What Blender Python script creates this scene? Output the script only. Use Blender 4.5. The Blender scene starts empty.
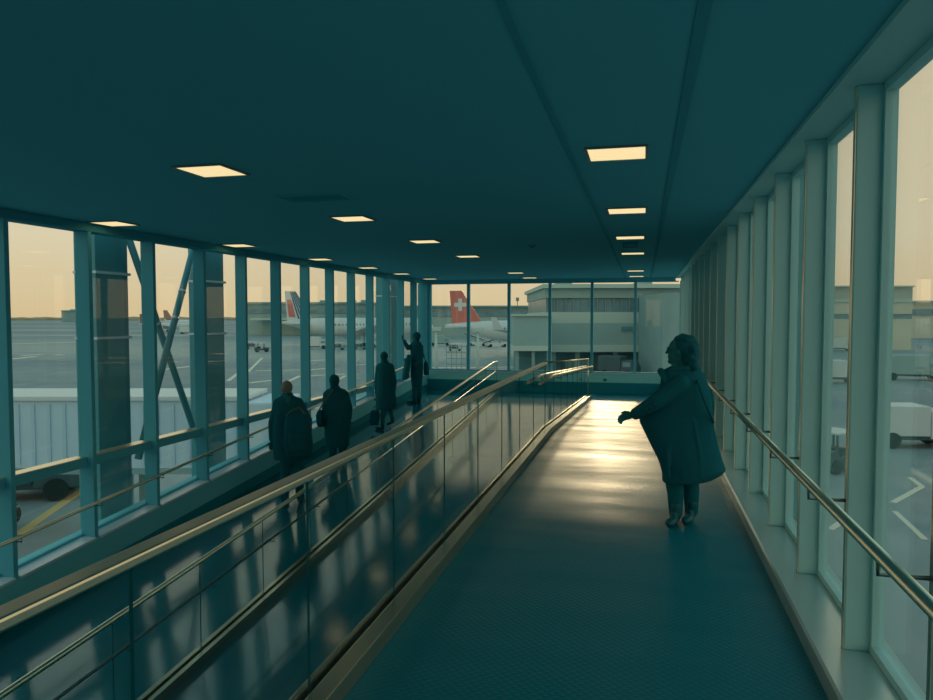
import bpy, bmesh, math, random
from mathutils import Vector, Matrix
random.seed(7)
S = bpy.context.scene
COL = S.collection
PI = math.pi

# ------------------------------------------------------------------ camera
EYE = Vector((0.0, 0.0, 1.72))
F = 720.0
YAW = math.radians(13.77)
PITCH = math.radians(2.62)
cd = bpy.data.cameras.new('camera')
cam = bpy.data.objects.new('camera', cd)
COL.objects.link(cam)
cam.location = EYE
cam.rotation_euler = (PI / 2 - PITCH, 0, YAW)
cd.sensor_width = 36.0
cd.sensor_fit = 'HORIZONTAL'
cd.lens = F / 933.0 * 36.0
cd.clip_start = 0.05
cd.clip_end = 6000
S.camera = cam
CR = cam.rotation_euler.to_matrix()
RIGHT = CR @ Vector((1, 0, 0))


def ray(px, py):
    return CR @ Vector(((px - 466.5) / F, (350.0 - py) / F, -1.0))


def at_depth(px, py, d):
    return EYE + ray(px, py) * d


def at_z(px, py, z):
    r = ray(px, py)
    return EYE + r * ((z - EYE.z) / r.z)


def at_y(px, py, y):
    r = ray(px, py)
    return EYE + r * ((y - EYE.y) / r.y)


# ------------------------------------------------------------------ materials
def lin(c):
    return tuple(((v / 255) / 12.92 if v / 255 <= 0.04045 else ((v / 255 + 0.055) / 1.055) ** 2.4) for v in c)


def mat(name, col, rough=0.6, metal=0.0, spec=0.3, var=0.0, vscale=3.0):
    m = bpy.data.materials.new(name)
    m.use_nodes = True
    nt = m.node_tree
    b = nt.nodes['Principled BSDF']
    b.inputs['Base Color'].default_value = (*col, 1)
    b.inputs['Roughness'].default_value = rough
    b.inputs['Metallic'].default_value = metal
    b.inputs['Specular IOR Level'].default_value = spec
    if var:
        tc = nt.nodes.new('ShaderNodeTexCoord')
        n = nt.nodes.new('ShaderNodeTexNoise')
        n.inputs['Scale'].default_value = vscale
        n.inputs['Detail'].default_value = 4
        r = nt.nodes.new('ShaderNodeValToRGB')
        r.color_ramp.elements[0].position = 0.3
        r.color_ramp.elements[1].position = 0.7
        r.color_ramp.elements[0].color = (*[v * (1 - var) for v in col], 1)
        r.color_ramp.elements[1].color = (*[min(1, v * (1 + var)) for v in col], 1)
        nt.links.new(tc.outputs['Object'], n.inputs['Vector'])
        nt.links.new(n.outputs['Fac'], r.inputs['Fac'])
        nt.links.new(r.outputs['Color'], b.inputs['Base Color'])
    return m


def emis(name, col, strength):
    m = bpy.data.materials.new(name)
    m.use_nodes = True
    b = m.node_tree.nodes['Principled BSDF']
    b.inputs['Base Color'].default_value = (0.5, 0.45, 0.35, 1)
    b.inputs['Emission Color'].default_value = (*col, 1)
    b.inputs['Emission Strength'].default_value = strength
    return m


def glass(name, tint, refl=1.0, rough=0.0, gloss=(1, 1, 1)):
    m = bpy.data.materials.new(name)
    m.use_nodes = True
    nt = m.node_tree
    nt.nodes.clear()
    o = nt.nodes.new('ShaderNodeOutputMaterial')
    t = nt.nodes.new('ShaderNodeBsdfTransparent')
    t.inputs['Color'].default_value = (*tint, 1)
    g = nt.nodes.new('ShaderNodeBsdfGlossy')
    g.inputs['Color'].default_value = (*gloss, 1)
    g.inputs['Roughness'].default_value = rough
    lw = nt.nodes.new('ShaderNodeLayerWeight')
    lw.inputs['Blend'].default_value = 0.5
    pw = nt.nodes.new('ShaderNodeMath')
    pw.operation = 'POWER'
    pw.inputs[1].default_value = 5.0
    nt.links.new(lw.outputs['Facing'], pw.inputs[0])
    fr = nt.nodes.new('ShaderNodeMath')
    fr.operation = 'MULTIPLY_ADD'
    fr.inputs[1].default_value = 0.75 * refl
    fr.inputs[2].default_value = 0.03 * refl
    nt.links.new(pw.outputs[0], fr.inputs[0])
    mx = nt.nodes.new('ShaderNodeMixShader')
    nt.links.new(fr.outputs[0], mx.inputs['Fac'])
    nt.links.new(t.outputs['BSDF'], mx.inputs[1])
    nt.links.new(g.outputs['BSDF'], mx.inputs[2])
    nt.links.new(mx.outputs['Shader'], o.inputs['Surface'])
    return m


def floor_material(name, col, rough, pitch, strength, spec=0.5):
    """dark rubber floor with rows of small round studs (bump) and slightly worn gloss"""
    m = mat(name, col, rough, 0.0, spec)
    nt = m.node_tree
    b = nt.nodes['Principled BSDF']
    tc = nt.nodes.new('ShaderNodeTexCoord')
    sep = nt.nodes.new('ShaderNodeSeparateXYZ')
    nt.links.new(tc.outputs['Object'], sep.inputs[0])

    def math_node(op, a, bb=None):
        n = nt.nodes.new('ShaderNodeMath')
        n.operation = op
        for i, v in enumerate((a, bb)):
            if v is None:
                continue
            if isinstance(v, (int, float)):
                n.inputs[i].default_value = v
            else:
                nt.links.new(v, n.inputs[i])
        return n.outputs[0]
    sx = math_node('SINE', math_node('MULTIPLY', sep.outputs['X'], 2 * PI / pitch))
    sy = math_node('SINE', math_node('MULTIPLY', sep.outputs['Y'], 2 * PI / pitch))
    h = math_node('MAXIMUM', math_node('MULTIPLY', sx, sy), 0.0)
    no = nt.nodes.new('ShaderNodeTexNoise')
    no.inputs['Scale'].default_value = 1.2
    no.inputs['Detail'].default_value = 5
    mp = nt.nodes.new('ShaderNodeMapping')
    mp.inputs['Scale'].default_value = (0.5, 2.2, 1)
    nt.links.new(tc.outputs['Object'], mp.inputs['Vector'])
    nt.links.new(mp.outputs['Vector'], no.inputs['Vector'])
    mr = nt.nodes.new('ShaderNodeMapRange')
    mr.inputs['From Min'].default_value = 0.3
    mr.inputs['From Max'].default_value = 0.7
    mr.inputs['To Min'].default_value = rough * 0.8
    mr.inputs['To Max'].default_value = rough * 1.25
    nt.links.new(no.outputs['Fac'], mr.inputs['Value'])
    nt.links.new(mr.outputs['Result'], b.inputs['Roughness'])
    bp = nt.nodes.new('ShaderNodeBump')
    bp.inputs['Strength'].default_value = strength
    bp.inputs['Distance'].default_value = 0.002
    nt.links.new(h, bp.inputs['Height'])
    nt.links.new(bp.outputs['Normal'], b.inputs['Normal'])
    return m


M = {}
M['ceiling'] = mat('painted_ceiling', (0.15, 0.56, 0.67), 0.9, 0, 0.03)
M['seam'] = mat('ceiling_seam', (0.09, 0.42, 0.50), 0.9, 0, 0.03)
M['mullion'] = mat('window_frame_paint', (0.12, 0.52, 0.66), 0.6, 0, 0.12)
M['fin'] = mat('pale_fin_paint', (0.47, 0.78, 0.78), 0.5, 0, 0.2)
M['wall'] = mat('wall_paint', (0.20, 0.70, 0.80), 0.7, 0, 0.1)
M['base'] = mat('dark_base_panel', (0.02, 0.30, 0.38), 0.7, 0, 0.08)
M['panel'] = mat('sill_panel', (0.34, 0.88, 0.90), 0.6, 0, 0.15)
M['sill'] = mat('metal_sill', (0.74, 0.86, 0.95), 0.38, 0.1, 0.5)
M['sill_r'] = mat('metal_floor_sill', (0.62, 0.74, 0.74), 0.26, 0.55, 0.5)
M['floor'] = floor_material('studded_rubber_floor', (0.004, 0.225, 0.29), 0.40, 0.05, 0.7, 0.22)
M['ramp'] = floor_material('smooth_ramp_floor', (0.004, 0.18, 0.245), 0.09, 0.03, 0.06, 0.5)
M['ramp'].node_tree.nodes['Principled BSDF'].inputs['IOR'].default_value = 2.0
M['steel'] = mat('brushed_steel', (0.86, 0.78, 0.60), 0.32, 1.0, 0.5)
M['steel_dark'] = mat('dark_steel', (0.12, 0.2, 0.21), 0.35, 0.9, 0.5)
M['kerb'] = mat('kerb_steel', (0.60, 0.56, 0.44), 0.27, 0.9, 0.5)
M['edge'] = mat('glass_edge', (0.005, 0.14, 0.17), 0.3, 0, 0.3)
M['pane'] = glass('window_glass', (0.985, 0.99, 0.985))
M['balu'] = glass('balustrade_glass', (0.94, 0.975, 0.97), 0.35)
M['lamp'] = emis('light_diffuser', lin((250, 222, 165)), 1.0)
M['lampframe'] = mat('light_frame', (0.25, 0.3, 0.28), 0.5)
M['cloth'] = mat('dark_wool', (0.016, 0.15, 0.19), 0.98, 0, 0.0)
M['cloth2'] = mat('dark_cotton', (0.015, 0.17, 0.215), 0.98, 0, 0.0)
M['shoe'] = mat('dark_leather', (0.003, 0.13, 0.16), 0.4, 0, 0.3)
M['bag'] = mat('bag_fabric', (0.012, 0.13, 0.175), 0.9, 0, 0.02)
M['skin'] = mat('skin', (0.03, 0.22, 0.24), 0.7, 0, 0.15)
M['hair'] = mat('dark_hair', (0.014, 0.13, 0.165), 0.8, 0, 0.06)
M['hair_fair'] = mat('fair_hair', (0.26, 0.28, 0.22), 0.6, 0, 0.25)
M['strap'] = mat('pale_strap', (0.12, 0.2, 0.19), 0.7, 0, 0.1)
M['lens'] = glass('spectacle_glass', (0.9, 0.95, 0.95))
M['white'] = mat('white_paint', (0.66, 0.76, 0.78), 0.5, 0, 0.3)
M['bridge'] = mat('bridge_cladding', (0.55, 0.76, 0.90), 0.6, 0, 0.15, 0.05, 0.6)
M['bridge_rib'] = mat('bridge_rib', (0.50, 0.70, 0.84), 0.6, 0, 0.15)
M['conc'] = mat('pale_concrete', (0.31, 0.48, 0.49), 0.8, 0, 0.1, 0.08, 0.15)
M['conc_l'] = mat('light_concrete', (0.50, 0.66, 0.62), 0.8, 0, 0.1)
M['conc_d'] = mat('grey_cladding', (0.25, 0.41, 0.43), 0.8, 0, 0.1, 0.08, 0.2)
M['winband'] = mat('dark_glazing', (0.17, 0.31, 0.37), 0.3, 0, 0.4, 0.25, 0.4)
M['void'] = mat('dark_undercroft', (0.12, 0.30, 0.35), 0.8, 0, 0.1)
M['rubber'] = mat('tyre_rubber', (0.015, 0.04, 0.045), 0.8)
M['red'] = mat('red_livery', (0.66, 0.20, 0.17), 0.45, 0, 0.3)
M['navy'] = mat('blue_livery', (0.06, 0.14, 0.25), 0.45, 0, 0.3)
M['greytail'] = mat('dull_red_livery', (0.30, 0.17, 0.15), 0.5)
M['vehicle_dark'] = mat('dark_vehicle_paint', (0.05, 0.12, 0.14), 0.4, 0, 0.4)
M['yellow'] = mat('yellow_road_paint', (0.62, 0.50, 0.22), 0.8)
M['mark'] = mat('white_road_paint', (0.78, 0.76, 0.64), 0.8)
M['tree'] = mat('distant_trees', (0.42, 0.40, 0.30), 0.9)
M['warm'] = mat('haze_paled_render', (0.66, 0.68, 0.56), 0.8, 0, 0.1, 0.06, 0.2)  # paled and warmed, putting the hazy outdoor glare into the colour
M['warm_d'] = mat('haze_paled_cladding', (0.46, 0.52, 0.46), 0.8, 0, 0.1, 0.06, 0.2)  # cladding tone lightened for the same glare haze
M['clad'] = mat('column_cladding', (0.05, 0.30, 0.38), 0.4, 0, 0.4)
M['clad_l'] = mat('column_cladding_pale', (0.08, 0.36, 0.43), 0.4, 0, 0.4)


# ------------------------------------------------------------------ mesh helpers
def link(o, parent=None):
    COL.objects.link(o)
    if parent:
        o.parent = parent
    return o


def tag(o, label=None, cat=None, group=None, kind=None):
    if label:
        o['label'] = label
    if cat:
        o['category'] = cat
    if group:
        o['group'] = group
    if kind:
        o['kind'] = kind
    return o


def thing(name, loc=(0, 0, 0), rotz=0, label=None, cat=None, group=None, kind=None):
    o = bpy.data.objects.new(name, None)
    o.empty_display_size = 0.1
    COL.objects.link(o)
    o.location = loc
    o.rotation_euler = (0, 0, rotz)
    return tag(o, label, cat, group, kind)


def mesh_obj(name, bm, m, parent=None, smooth=False, recalc=True):
    if recalc:
        bmesh.ops.recalc_face_normals(bm, faces=bm.faces[:])
    me = bpy.data.meshes.new(name)
    bm.to_mesh(me)
    bm.free()
    if isinstance(m, (list, tuple)):
        for x in m:
            me.materials.append(x)
    else:
        me.materials.append(m)
    if smooth:
        for p in me.polygons:
            p.use_smooth = True
    o = bpy.data.objects.new(name, me)
    return link(o, parent)


def add_box(bm, lo, hi, bevel=0.0, mi=0):
    x0, y0, z0 = lo
    x1, y1, z1 = hi
    v = [bm.verts.new(p) for p in ((x0, y0, z0), (x1, y0, z0), (x1, y1, z0), (x0, y1, z0),
                                   (x0, y0, z1), (x1, y0, z1), (x1, y1, z1), (x0, y1, z1))]
    fs = [bm.faces.new([v[i] for i in q]) for q in ((3, 2, 1, 0), (4, 5, 6, 7), (0, 1, 5, 4), (1, 2, 6, 5), (2, 3, 7, 6), (3, 0, 4, 7))]
    for f in fs:
        f.material_index = mi
    if bevel:
        es = list({e for f in fs for e in f.edges})
        bmesh.ops.bevel(bm, geom=es, offset=bevel, segments=2, profile=0.5, affect='EDGES')
    return fs


def box(name, lo, hi, m, parent=None, bevel=0.0):
    bm = bmesh.new()
    add_box(bm, lo, hi, bevel)
    return mesh_obj(name, bm, m, parent)


def add_hull8(bm, pts):
    """pts: 4 bottom corners then 4 top corners"""
    v = [bm.verts.new(p) for p in pts]
    for q in ((3, 2, 1, 0), (4, 5, 6, 7), (0, 1, 5, 4), (1, 2, 6, 5), (2, 3, 7, 6), (3, 0, 4, 7)):
        bm.faces.new([v[i] for i in q])


def add_tube(bm, pts, r, n=12, cap=True):
    pts = [Vector(p) for p in pts]
    rings = []
    for i, p in enumerate(pts):
        if i == 0:
            d = pts[1] - pts[0]
        elif i == len(pts) - 1:
            d = pts[-1] - pts[-2]
        else:
            d = (pts[i + 1] - p).normalized() + (p - pts[i - 1]).normalized()
        d.normalize()
        a = Vector((0, 0, 1)) if abs(d.z) < 0.9 else Vector((1, 0, 0))
        u = d.cross(a).normalized()
        w = u.cross(d).normalized()
        rr = r[i] if isinstance(r, (list, tuple)) else r
        rings.append([bm.verts.new(p + u * math.cos(t) * rr + w * math.sin(t) * rr) for t in [2 * PI * k / n for k in range(n)]])
    for a, b in zip(rings, rings[1:]):
        for k in range(n):
            bm.faces.new((a[k], a[(k + 1) % n], b[(k + 1) % n], b[k]))
    if cap:
        bm.faces.new(rings[0][::-1])
        bm.faces.new(rings[-1])


def tube(name, pts, r, m, parent=None, n=12):
    bm = bmesh.new()
    add_tube(bm, pts, r, n)
    return mesh_obj(name, bm, m, parent, smooth=True)


def add_prism(bm, poly, axis, a, b):
    """extrude a 2-D polygon (list of (p,q)) along axis between a and b; axis 'x','y','z'"""
    def P(p, q, t):
        return {'x': (t, p, q), 'y': (p, t, q), 'z': (p, q, t)}[axis]
    A = [bm.verts.new(P(p, q, a)) for p, q in poly]
    B = [bm.verts.new(P(p, q, b)) for p, q in poly]
    bm.faces.new(A[::-1])
    bm.faces.new(B)
    n = len(poly)
    for i in range(n):
        bm.faces.new((A[i], A[(i + 1) % n], B[(i + 1) % n], B[i]))


# ------------------------------------------------------------------ floor profiles
YE = 21.1            # end wall
YB = -2.6            # back end
KINK = 10.6
LAND = -0.50


def floorR(y):
    return max(LAND, -0.05 * max(0.0, y - KINK))


def floorL(y):
    return LAND - 0.0755 * max(0.0, 19.6 - y)


CEIL = 2.84
XL = -6.59           # left glass plane
XK0, XK1 = -1.45, -1.29   # near kerb
XG = -1.40           # near glass
XK2 = -4.05          # far kerb / balustrade
XS = 0.83            # right sill edge
XI, XGR = 0.97, 1.106  # right fins inner edge, right glass


def slab(name, x0, x1, ys, zf, thick, m, parent=None, kind='structure'):
    bm = bmesh.new()
    poly = [(y, zf(y)) for y in ys] + [(y, zf(y) - thick) for y in reversed(ys)]
    add_prism(bm, poly, 'x', x0, x1)
    o = mesh_obj(name, bm, m, parent)
    if kind and not parent:
        o['kind'] = kind
    return o


slab('floor', XK1, XS, [YB, KINK, 20.6, YE], floorR, 0.25, M['floor'])
slab('floor_ramp', XL, XK0, [YB, 19.6, YE], floorL, 0.25, M['ramp'])
o = slab('wall_platform_side', XK0, XK1, [YB, KINK, 20.3], floorR, 0.02, M['base'])
bpy.data.objects.remove(o)
bm = bmesh.new()
add_prism(bm, [(YB, 0.0), (KINK, 0.0), (19.9, floorR(19.9)), (YE, LAND), (YE, LAND - 0.25), (19.6, LAND - 0.25), (YB, floorL(YB) - 0.25)], 'x', XK0 + 0.002, XK1 - 0.002)
tag(mesh_obj('wall_platform_side', bm, M['base']), kind='structure')

# ceiling
bm = bmesh.new()
add_box(bm, (XL - 0.03, YB, CEIL), (XGR + 0.03, YE + 0.13, CEIL + 0.3))
tag(mesh_obj('ceiling', bm, M['ceiling']), kind='structure')
# ceiling seams: shallow recessed tracks running the length of the room
for n, (p, q, w) in enumerate((((700, 2), (668, 200), 0.05), ((497, 20), (612, 240), 0.03)), 1):
    a = at_z(*p, CEIL)
    x = 0.5 * (a.x + at_z(*q, CEIL).x)
    tag(box('trim_%d' % n, (x - w / 2, YB + 0.1, CEIL - 0.008), (x + w / 2, YE - 0.1, CEIL + 0.004), M['seam']), kind='structure')

# back wall (behind the camera)
tag(box('wall_back', (XL - 0.35, YB - 0.2, -3.0), (0.1, YB, CEIL), M['wall']), kind='structure')
bw = thing('window_40', (0.1, YB - 0.1, 0.12), kind='structure')  # unseen opening, added so daylight from behind brightens the near fins
bm = bmesh.new()
add_box(bm, (0.001, -0.05, 0), (0.05, 0.05, 2.7))
add_box(bm, (0.95, -0.05, 0), (1.0, 0.05, 2.7))
add_box(bm, (0.05, -0.05, 0), (0.95, 0.05, 0.05))
add_box(bm, (0.05, -0.05, 2.65), (0.95, 0.05, 2.7))
mesh_obj('frame', bm, M['mullion'], bw)
box('pane', (0.05, -0.005, 0.05), (0.95, 0.005, 2.65), M['pane'], bw)

# ------------------------------------------------------------------ left wall
HEADL = 2.74
TR = -0.025          # transom height
SILL_UP = 0.49
PL = 1.16
YL0 = 6.15
bm = bmesh.new()
ys = [YB, 19.6, YE]
add_prism(bm, [(y, floorL(y) + SILL_UP - 0.03) for y in ys] + [(y, floorL(y) - 0.24) for y in reversed(ys)], 'x', XL - 0.25, XL - 0.03)
tag(mesh_obj('wall_left', bm, M['wall']), kind='structure')
# sloping lower panel and skirting in front of it
bm = bmesh.new()
add_prism(bm, [(y, floorL(y) + SILL_UP - 0.03) for y in ys] + [(y, floorL(y) + 0.002) for y in reversed(ys)], 'x', XL - 0.028, XL + 0.18)
tag(mesh_obj('trim_3', bm, M['wall']), kind='structure')
bm = bmesh.new()
add_prism(bm, [(y, floorL(y) + 0.16) for y in ys] + [(y, floorL(y) + 0.002) for y in reversed(ys)], 'x', XL + 0.182, XL + 0.2)
tag(mesh_obj('baseboard_left', bm, M['base']), kind='structure')
# head bulkhead above the left windows
tag(box('trim_4', (XL - 0.03, YB, HEADL), (XL + 0.18, YE, CEIL - 0.001), M['seam']), kind='structure')

NWIN = 0
for n in range(-8, 13):
    y0 = YL0 + PL * n
    y1 = y0 + PL
    if y0 < YB - 0.6:
        continue
    y0 = max(y0, YB + 0.03)
    y1 = min(y1, YE - 0.05)
    NWIN += 1
    w = thing('window_%d' % NWIN, (XL, y0, TR), kind='structure')

    def L(x, y, z):
        return (x - XL, y - y0, z - TR)

    zs0, zs1 = floorL(y0) + SILL_UP, floorL(y1) + SILL_UP
    # mullion on the near side of the bay
    bm = bmesh.new()
    add_box(bm, L(XL - 0.014, y0 - 0.03, zs0 - 0.03 + 0.002), L(XL + 0.18, y0 + 0.03, HEADL - 0.001), 0.006)
    mesh_obj('mullion', bm, M['mullion'], w)
    # upper pane
    box('pane', L(XL - 0.008, y0 + 0.03, TR + 0.05), L(XL + 0.004, y1 - 0.03, HEADL - 0.002), M['pane'], w)
    # transom
    if TR - 0.06 > max(zs0, zs1) + 0.04:
        box('transom', L(XL - 0.06, y0 + 0.031, TR - 0.06), L(XL + 0.10, y1 - 0.031, TR + 0.05), M['mullion'], w)
        box('transom_lit_top', L(XL - 0.06, y0 + 0.031, TR + 0.0505), L(XL + 0.10, y1 - 0.031, TR + 0.062), M['steel'], w)  # bright steel layer stands in for the sunlit top of the transom
        bm = bmesh.new()
        add_prism(bm, [(y0 + 0.03 - y0, zs0 + 0.03 - TR), (y1 - 0.03 - y0, zs1 + 0.03 - TR), (y1 - 0.03 - y0, -0.06), (0.03, -0.06)], 'x', -0.008, 0.004)
        mesh_obj('lower_pane', bm, M['pane'], w)
        bm = bmesh.new()
        add_prism(bm, [(0.03, zs0 - TR), (y1 - 0.03 - y0, zs1 - TR), (y1 - 0.03 - y0, zs1 + 0.03 - TR), (0.03, zs0 + 0.03 - TR)], 'x', -0.02, 0.02)
        mesh_obj('bottom_rail', bm, M['mullion'], w)
    else:
        box('transom', L(XL - 0.06, y0 + 0.031, min(zs0, zs1) + 0.002), L(XL + 0.06, y1 - 0.031, TR + 0.05), M['mullion'], w)
    # sloping inner sill
    bm = bmesh.new()
    add_prism(bm, [(0.031, zs0 - TR), (y1 - 0.031 - y0, zs1 - TR), (y1 - 0.031 - y0, zs1 - 0.028 - TR), (0.031, zs0 - 0.028 - TR)], 'x', 0.031, 0.21)
    mesh_obj('sill', bm, M['sill'], w)

# left handrail: tube on brackets along the ramp
h = thing('handrail', (XL + 0.2, 12, floorL(12) + 0.93), label='thin steel handrail sloping along the left wall in front of the tall windows', cat='handrail')
xr = XL + 0.26
hl = h.location
pts = [(y, floorL(y) + 0.93) for y in (YB + 0.3, 18.7)]
tube('rail', [Vector((xr, y, z)) - hl for y, z in pts] + [Vector((xr, 19.0, floorL(19.0) + 0.93)) - hl, Vector((xr - 0.06, 19.1, floorL(19.1) + 0.93)) - hl], 0.021, M['steel'], h)
for n in range(-9, 12):
    y = YL0 + PL * n
    if y < YB + 0.4:
        continue
    z = floorL(y) + 0.93
    tube('bracket', [Vector(p) - hl for p in ((XL + 0.178, y, z - 0.06), (xr, y, z - 0.06), (xr, y, z - 0.018))], 0.008, M['steel_dark'], h, 8)

# ------------------------------------------------------------------ right wall
HEADR = 2.81
SILLR = 0.10
tag(box('wall_right', (XGR - 0.02, YB, -0.9), (XGR + 0.09, YE, SILLR - 0.001), M['conc_l']), kind='structure')
bm = bmesh.new()
add_prism(bm, [(XS, -0.76), (XGR - 0.021, -0.76), (XGR - 0.021, SILLR), (XS + 0.012, SILLR), (XS, SILLR - 0.012)], 'y', YB, YE - 0.02)
tag(mesh_obj('trim_5', bm, M['sill_r']), kind='structure')
tag(box('trim_6', (XI - 0.09, YB, HEADR), (XGR + 0.03, YE, CEIL - 0.001), M['fin']), kind='structure')
PR = 1.077
YR0 = 3.80
for n in range(-7, 16):
    y0 = YR0 + PR * n
    y1 = min(y0 + PR, YE - 0.02)
    if y0 < YB or y1 - y0 < 0.2:
        continue
    NWIN += 1
    w = thing('window_%d' % NWIN, (XGR, y0, SILLR), kind='structure')

    def L(x, y, z):
        return (x - XGR, y - y0, z - SILLR)
    bm = bmesh.new()
    add_box(bm, L(XI, y0 - 0.02, SILLR + 0.001), L(XGR + 0.02, y0 + 0.02, HEADR - 0.001), 0.004)
    mesh_obj('fin', bm, M['fin'], w)
    box('glint_strip', L(XI - 0.005, y0 - 0.012, SILLR + 0.002), L(XI - 0.0002, y0 + 0.02, HEADR - 0.002), M['steel'], w)  # added bright strip imitating the window glint along each fin
    bm = bmesh.new()
    for a, b in (((y0 + 0.021, SILLR + 0.001), (y1 - 0.021, SILLR + 0.04)), ((y0 + 0.021, HEADR - 0.04), (y1 - 0.021, HEADR - 0.001)),
                 ((y0 + 0.021, SILLR + 0.04), (y0 + 0.05, HEADR - 0.04)), ((y1 - 0.05, SILLR + 0.04), (y1 - 0.021, HEADR - 0.04))):
        add_box(bm, L(XGR - 0.025, a[0], a[1]), L(XGR + 0.03, b[0], b[1]))
    mesh_obj('frame', bm, M['fin'], w)
    box('pane', L(XGR - 0.002, y0 + 0.05, SILLR + 0.04), L(XGR + 0.008, y1 - 0.05, HEADR - 0.04), M['pane'], w)

# right handrail
XR = 0.80
h = thing('handrail', (XR, 5, 0.90), label='thick steel handrail along the right wall, running past the standing woman', cat='handrail')
hl = h.location
p = [(XR, YB + 0.3, 0.90), (XR, KINK - 0.15, 0.90), (XR, KINK + 0.1, 0.895), (XR, 19.5, floorR(19.5) + 0.90)]
tube('rail', [Vector(q) - hl for q in p], 0.024, M['steel'], h, 16)
for n in range(-7, 15):
    y = YR0 + PR * n
    if y > 19.3 or y < YB + 0.4:
        continue
    z = 0.90 + floorR(y)
    tube('bracket', [Vector(q) - hl for q in ((XI - 0.001, y, z - 0.07), (XR, y, z - 0.07), (XR, y, z - 0.02))], 0.009, M['steel_dark'], h, 8)

# ------------------------------------------------------------------ end wall
SE = 0.10
tag(box('wall_end', (XL - 0.2, YE + 0.06, -1.0), (XGR + 0.3, YE + 0.3, SE - 0.03), M['panel']), kind='structure')
tag(box('trim_7', (XL + 0.185, YE - 0.01, -0.17), (XS - 0.001, YE + 0.058, SE - 0.03), M['panel']), kind='structure')
tag(box('baseboard_end', (XL + 0.201, YE - 0.03, LAND + 0.001), (XS - 0.001, YE + 0.058, -0.172), M['base']), kind='structure')
tag(box('trim_8', (XL + 0.19, YE - 0.03, SE - 0.029), (XGR - 0.021, YE + 0.12, SE), M['sill']), kind='structure')
HEADE = 2.74
tag(box('trim_9', (XL + 0.181, YE + 0.0, HEADE), (XI - 0.092, YE + 0.13, CEIL - 0.001), M['ceiling']), kind='structure')
edges = [-6.33, -5.12, -3.88, -2.66, -1.44, -0.22, 1.0]
for i in range(6):
    NWIN += 1
    x0, x1 = edges[i], edges[i + 1]
    w = thing('window_%d' % NWIN, (x0, YE + 0.05, SE), kind='structure')
    box('pane', (0.03, 0.0, 0.04), (x1 - x0 - 0.03, 0.01, HEADE - SE - 0.03), M['pane'], w)
    bm = bmesh.new()
    add_box(bm, (-0.04, -0.06, 0.001), (0.04, 0.08, HEADE - SE - 0.001), 0.004)
    mesh_obj('mullion', bm, M['mullion'], w)
    bm = bmesh.new()
    add_box(bm, (0.041, -0.03, 0.001), (x1 - x0 - 0.041, 0.05, 0.04))
    add_box(bm, (0.041, -0.03, HEADE - SE - 0.03), (x1 - x0 - 0.041, 0.05, HEADE - SE - 0.001))
    mesh_obj('frame', bm, M['mullion'], w)
tag(box('trim_10', (XL - 0.1, YE - 0.04, SE + 0.001), (-6.38, YE + 0.12, HEADE - 0.001), M['mullion']), kind='structure')
tag(box('trim_11', (1.0, YE - 0.019, SE + 0.001), (XGR + 0.2, YE + 0.12, HEADE - 0.001), M['mullion']), kind='structure')
box_o = box('socket_plate', (-0.05, -0.012, -0.04), (0.05, 0.0, 0.04), M['base'])
sx = at_y(605, 380, YE - 0.011)
box_o.location = (sx.x, YE - 0.0105, sx.z)
tag(box_o, 'small dark socket plate on the low panel under the end windows', 'socket')

# ------------------------------------------------------------------ ceiling lights
rows = {
    'right': ([(617, 152.5), (627, 210), (630, 237), (631, 253), (635.6, 270.5), (636.5, 276)], 'by the right wall'),
    'middle': ([(212, 170), (353, 218), (425, 241), (467, 256), (516, 272.6), (532, 277.5)], 'along the middle'),
    'left': ([(114, 223), (239, 245), (318, 259), (368, 267.5), (405, 273.5), (434, 278.6)], 'by the left windows'),
}
ordinal = ['closest to the viewer', 'second from the viewer', 'third from the viewer', 'fourth from the viewer', 'fifth from the viewer', 'farthest from the viewer']
SZ = 0.375
lamp_src = None


def make_light(loc, label):
    global lamp_src
    t = thing('ceiling_light', loc, 0, label, 'ceiling light', 'square ceiling lights')
    if lamp_src is None:
        bm = bmesh.new()
        h_, f_ = SZ / 2, 0.018
        for a, b in (((-h_ - f_, -h_ - f_), (h_ + f_, -h_)), ((-h_ - f_, h_), (h_ + f_, h_ + f_)), ((-h_ - f_, -h_), (-h_, h_)), ((h_, -h_), (h_ + f_, h_))):
            add_box(bm, (a[0], a[1], -0.014), (b[0], b[1], -0.0005))
        fr = mesh_obj('frame', bm, M['lampframe'], t)
        df = box('diffuser', (-h_, -h_, -0.010), (h_, h_, -0.0005), M['lamp'], t)
        lamp_src = (fr, df)
    else:
        for s in lamp_src:
            c = s.copy()
            COL.objects.link(c)
            c.parent = t
    return t


for key, (lst, where) in rows.items():
    P = [at_z(x, y, CEIL) for x, y in lst]
    xm = sorted(p.x for p in P)[len(P) // 2]
    print('ROW', key, [(round(p.x, 2), round(p.y, 2)) for p in P])
    for i, p in enumerate(P):
        make_light((p.x if i < 2 else xm, p.y, CEIL), 'square ceiling light, %s in the row %s' % (ordinal[i], where))

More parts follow.
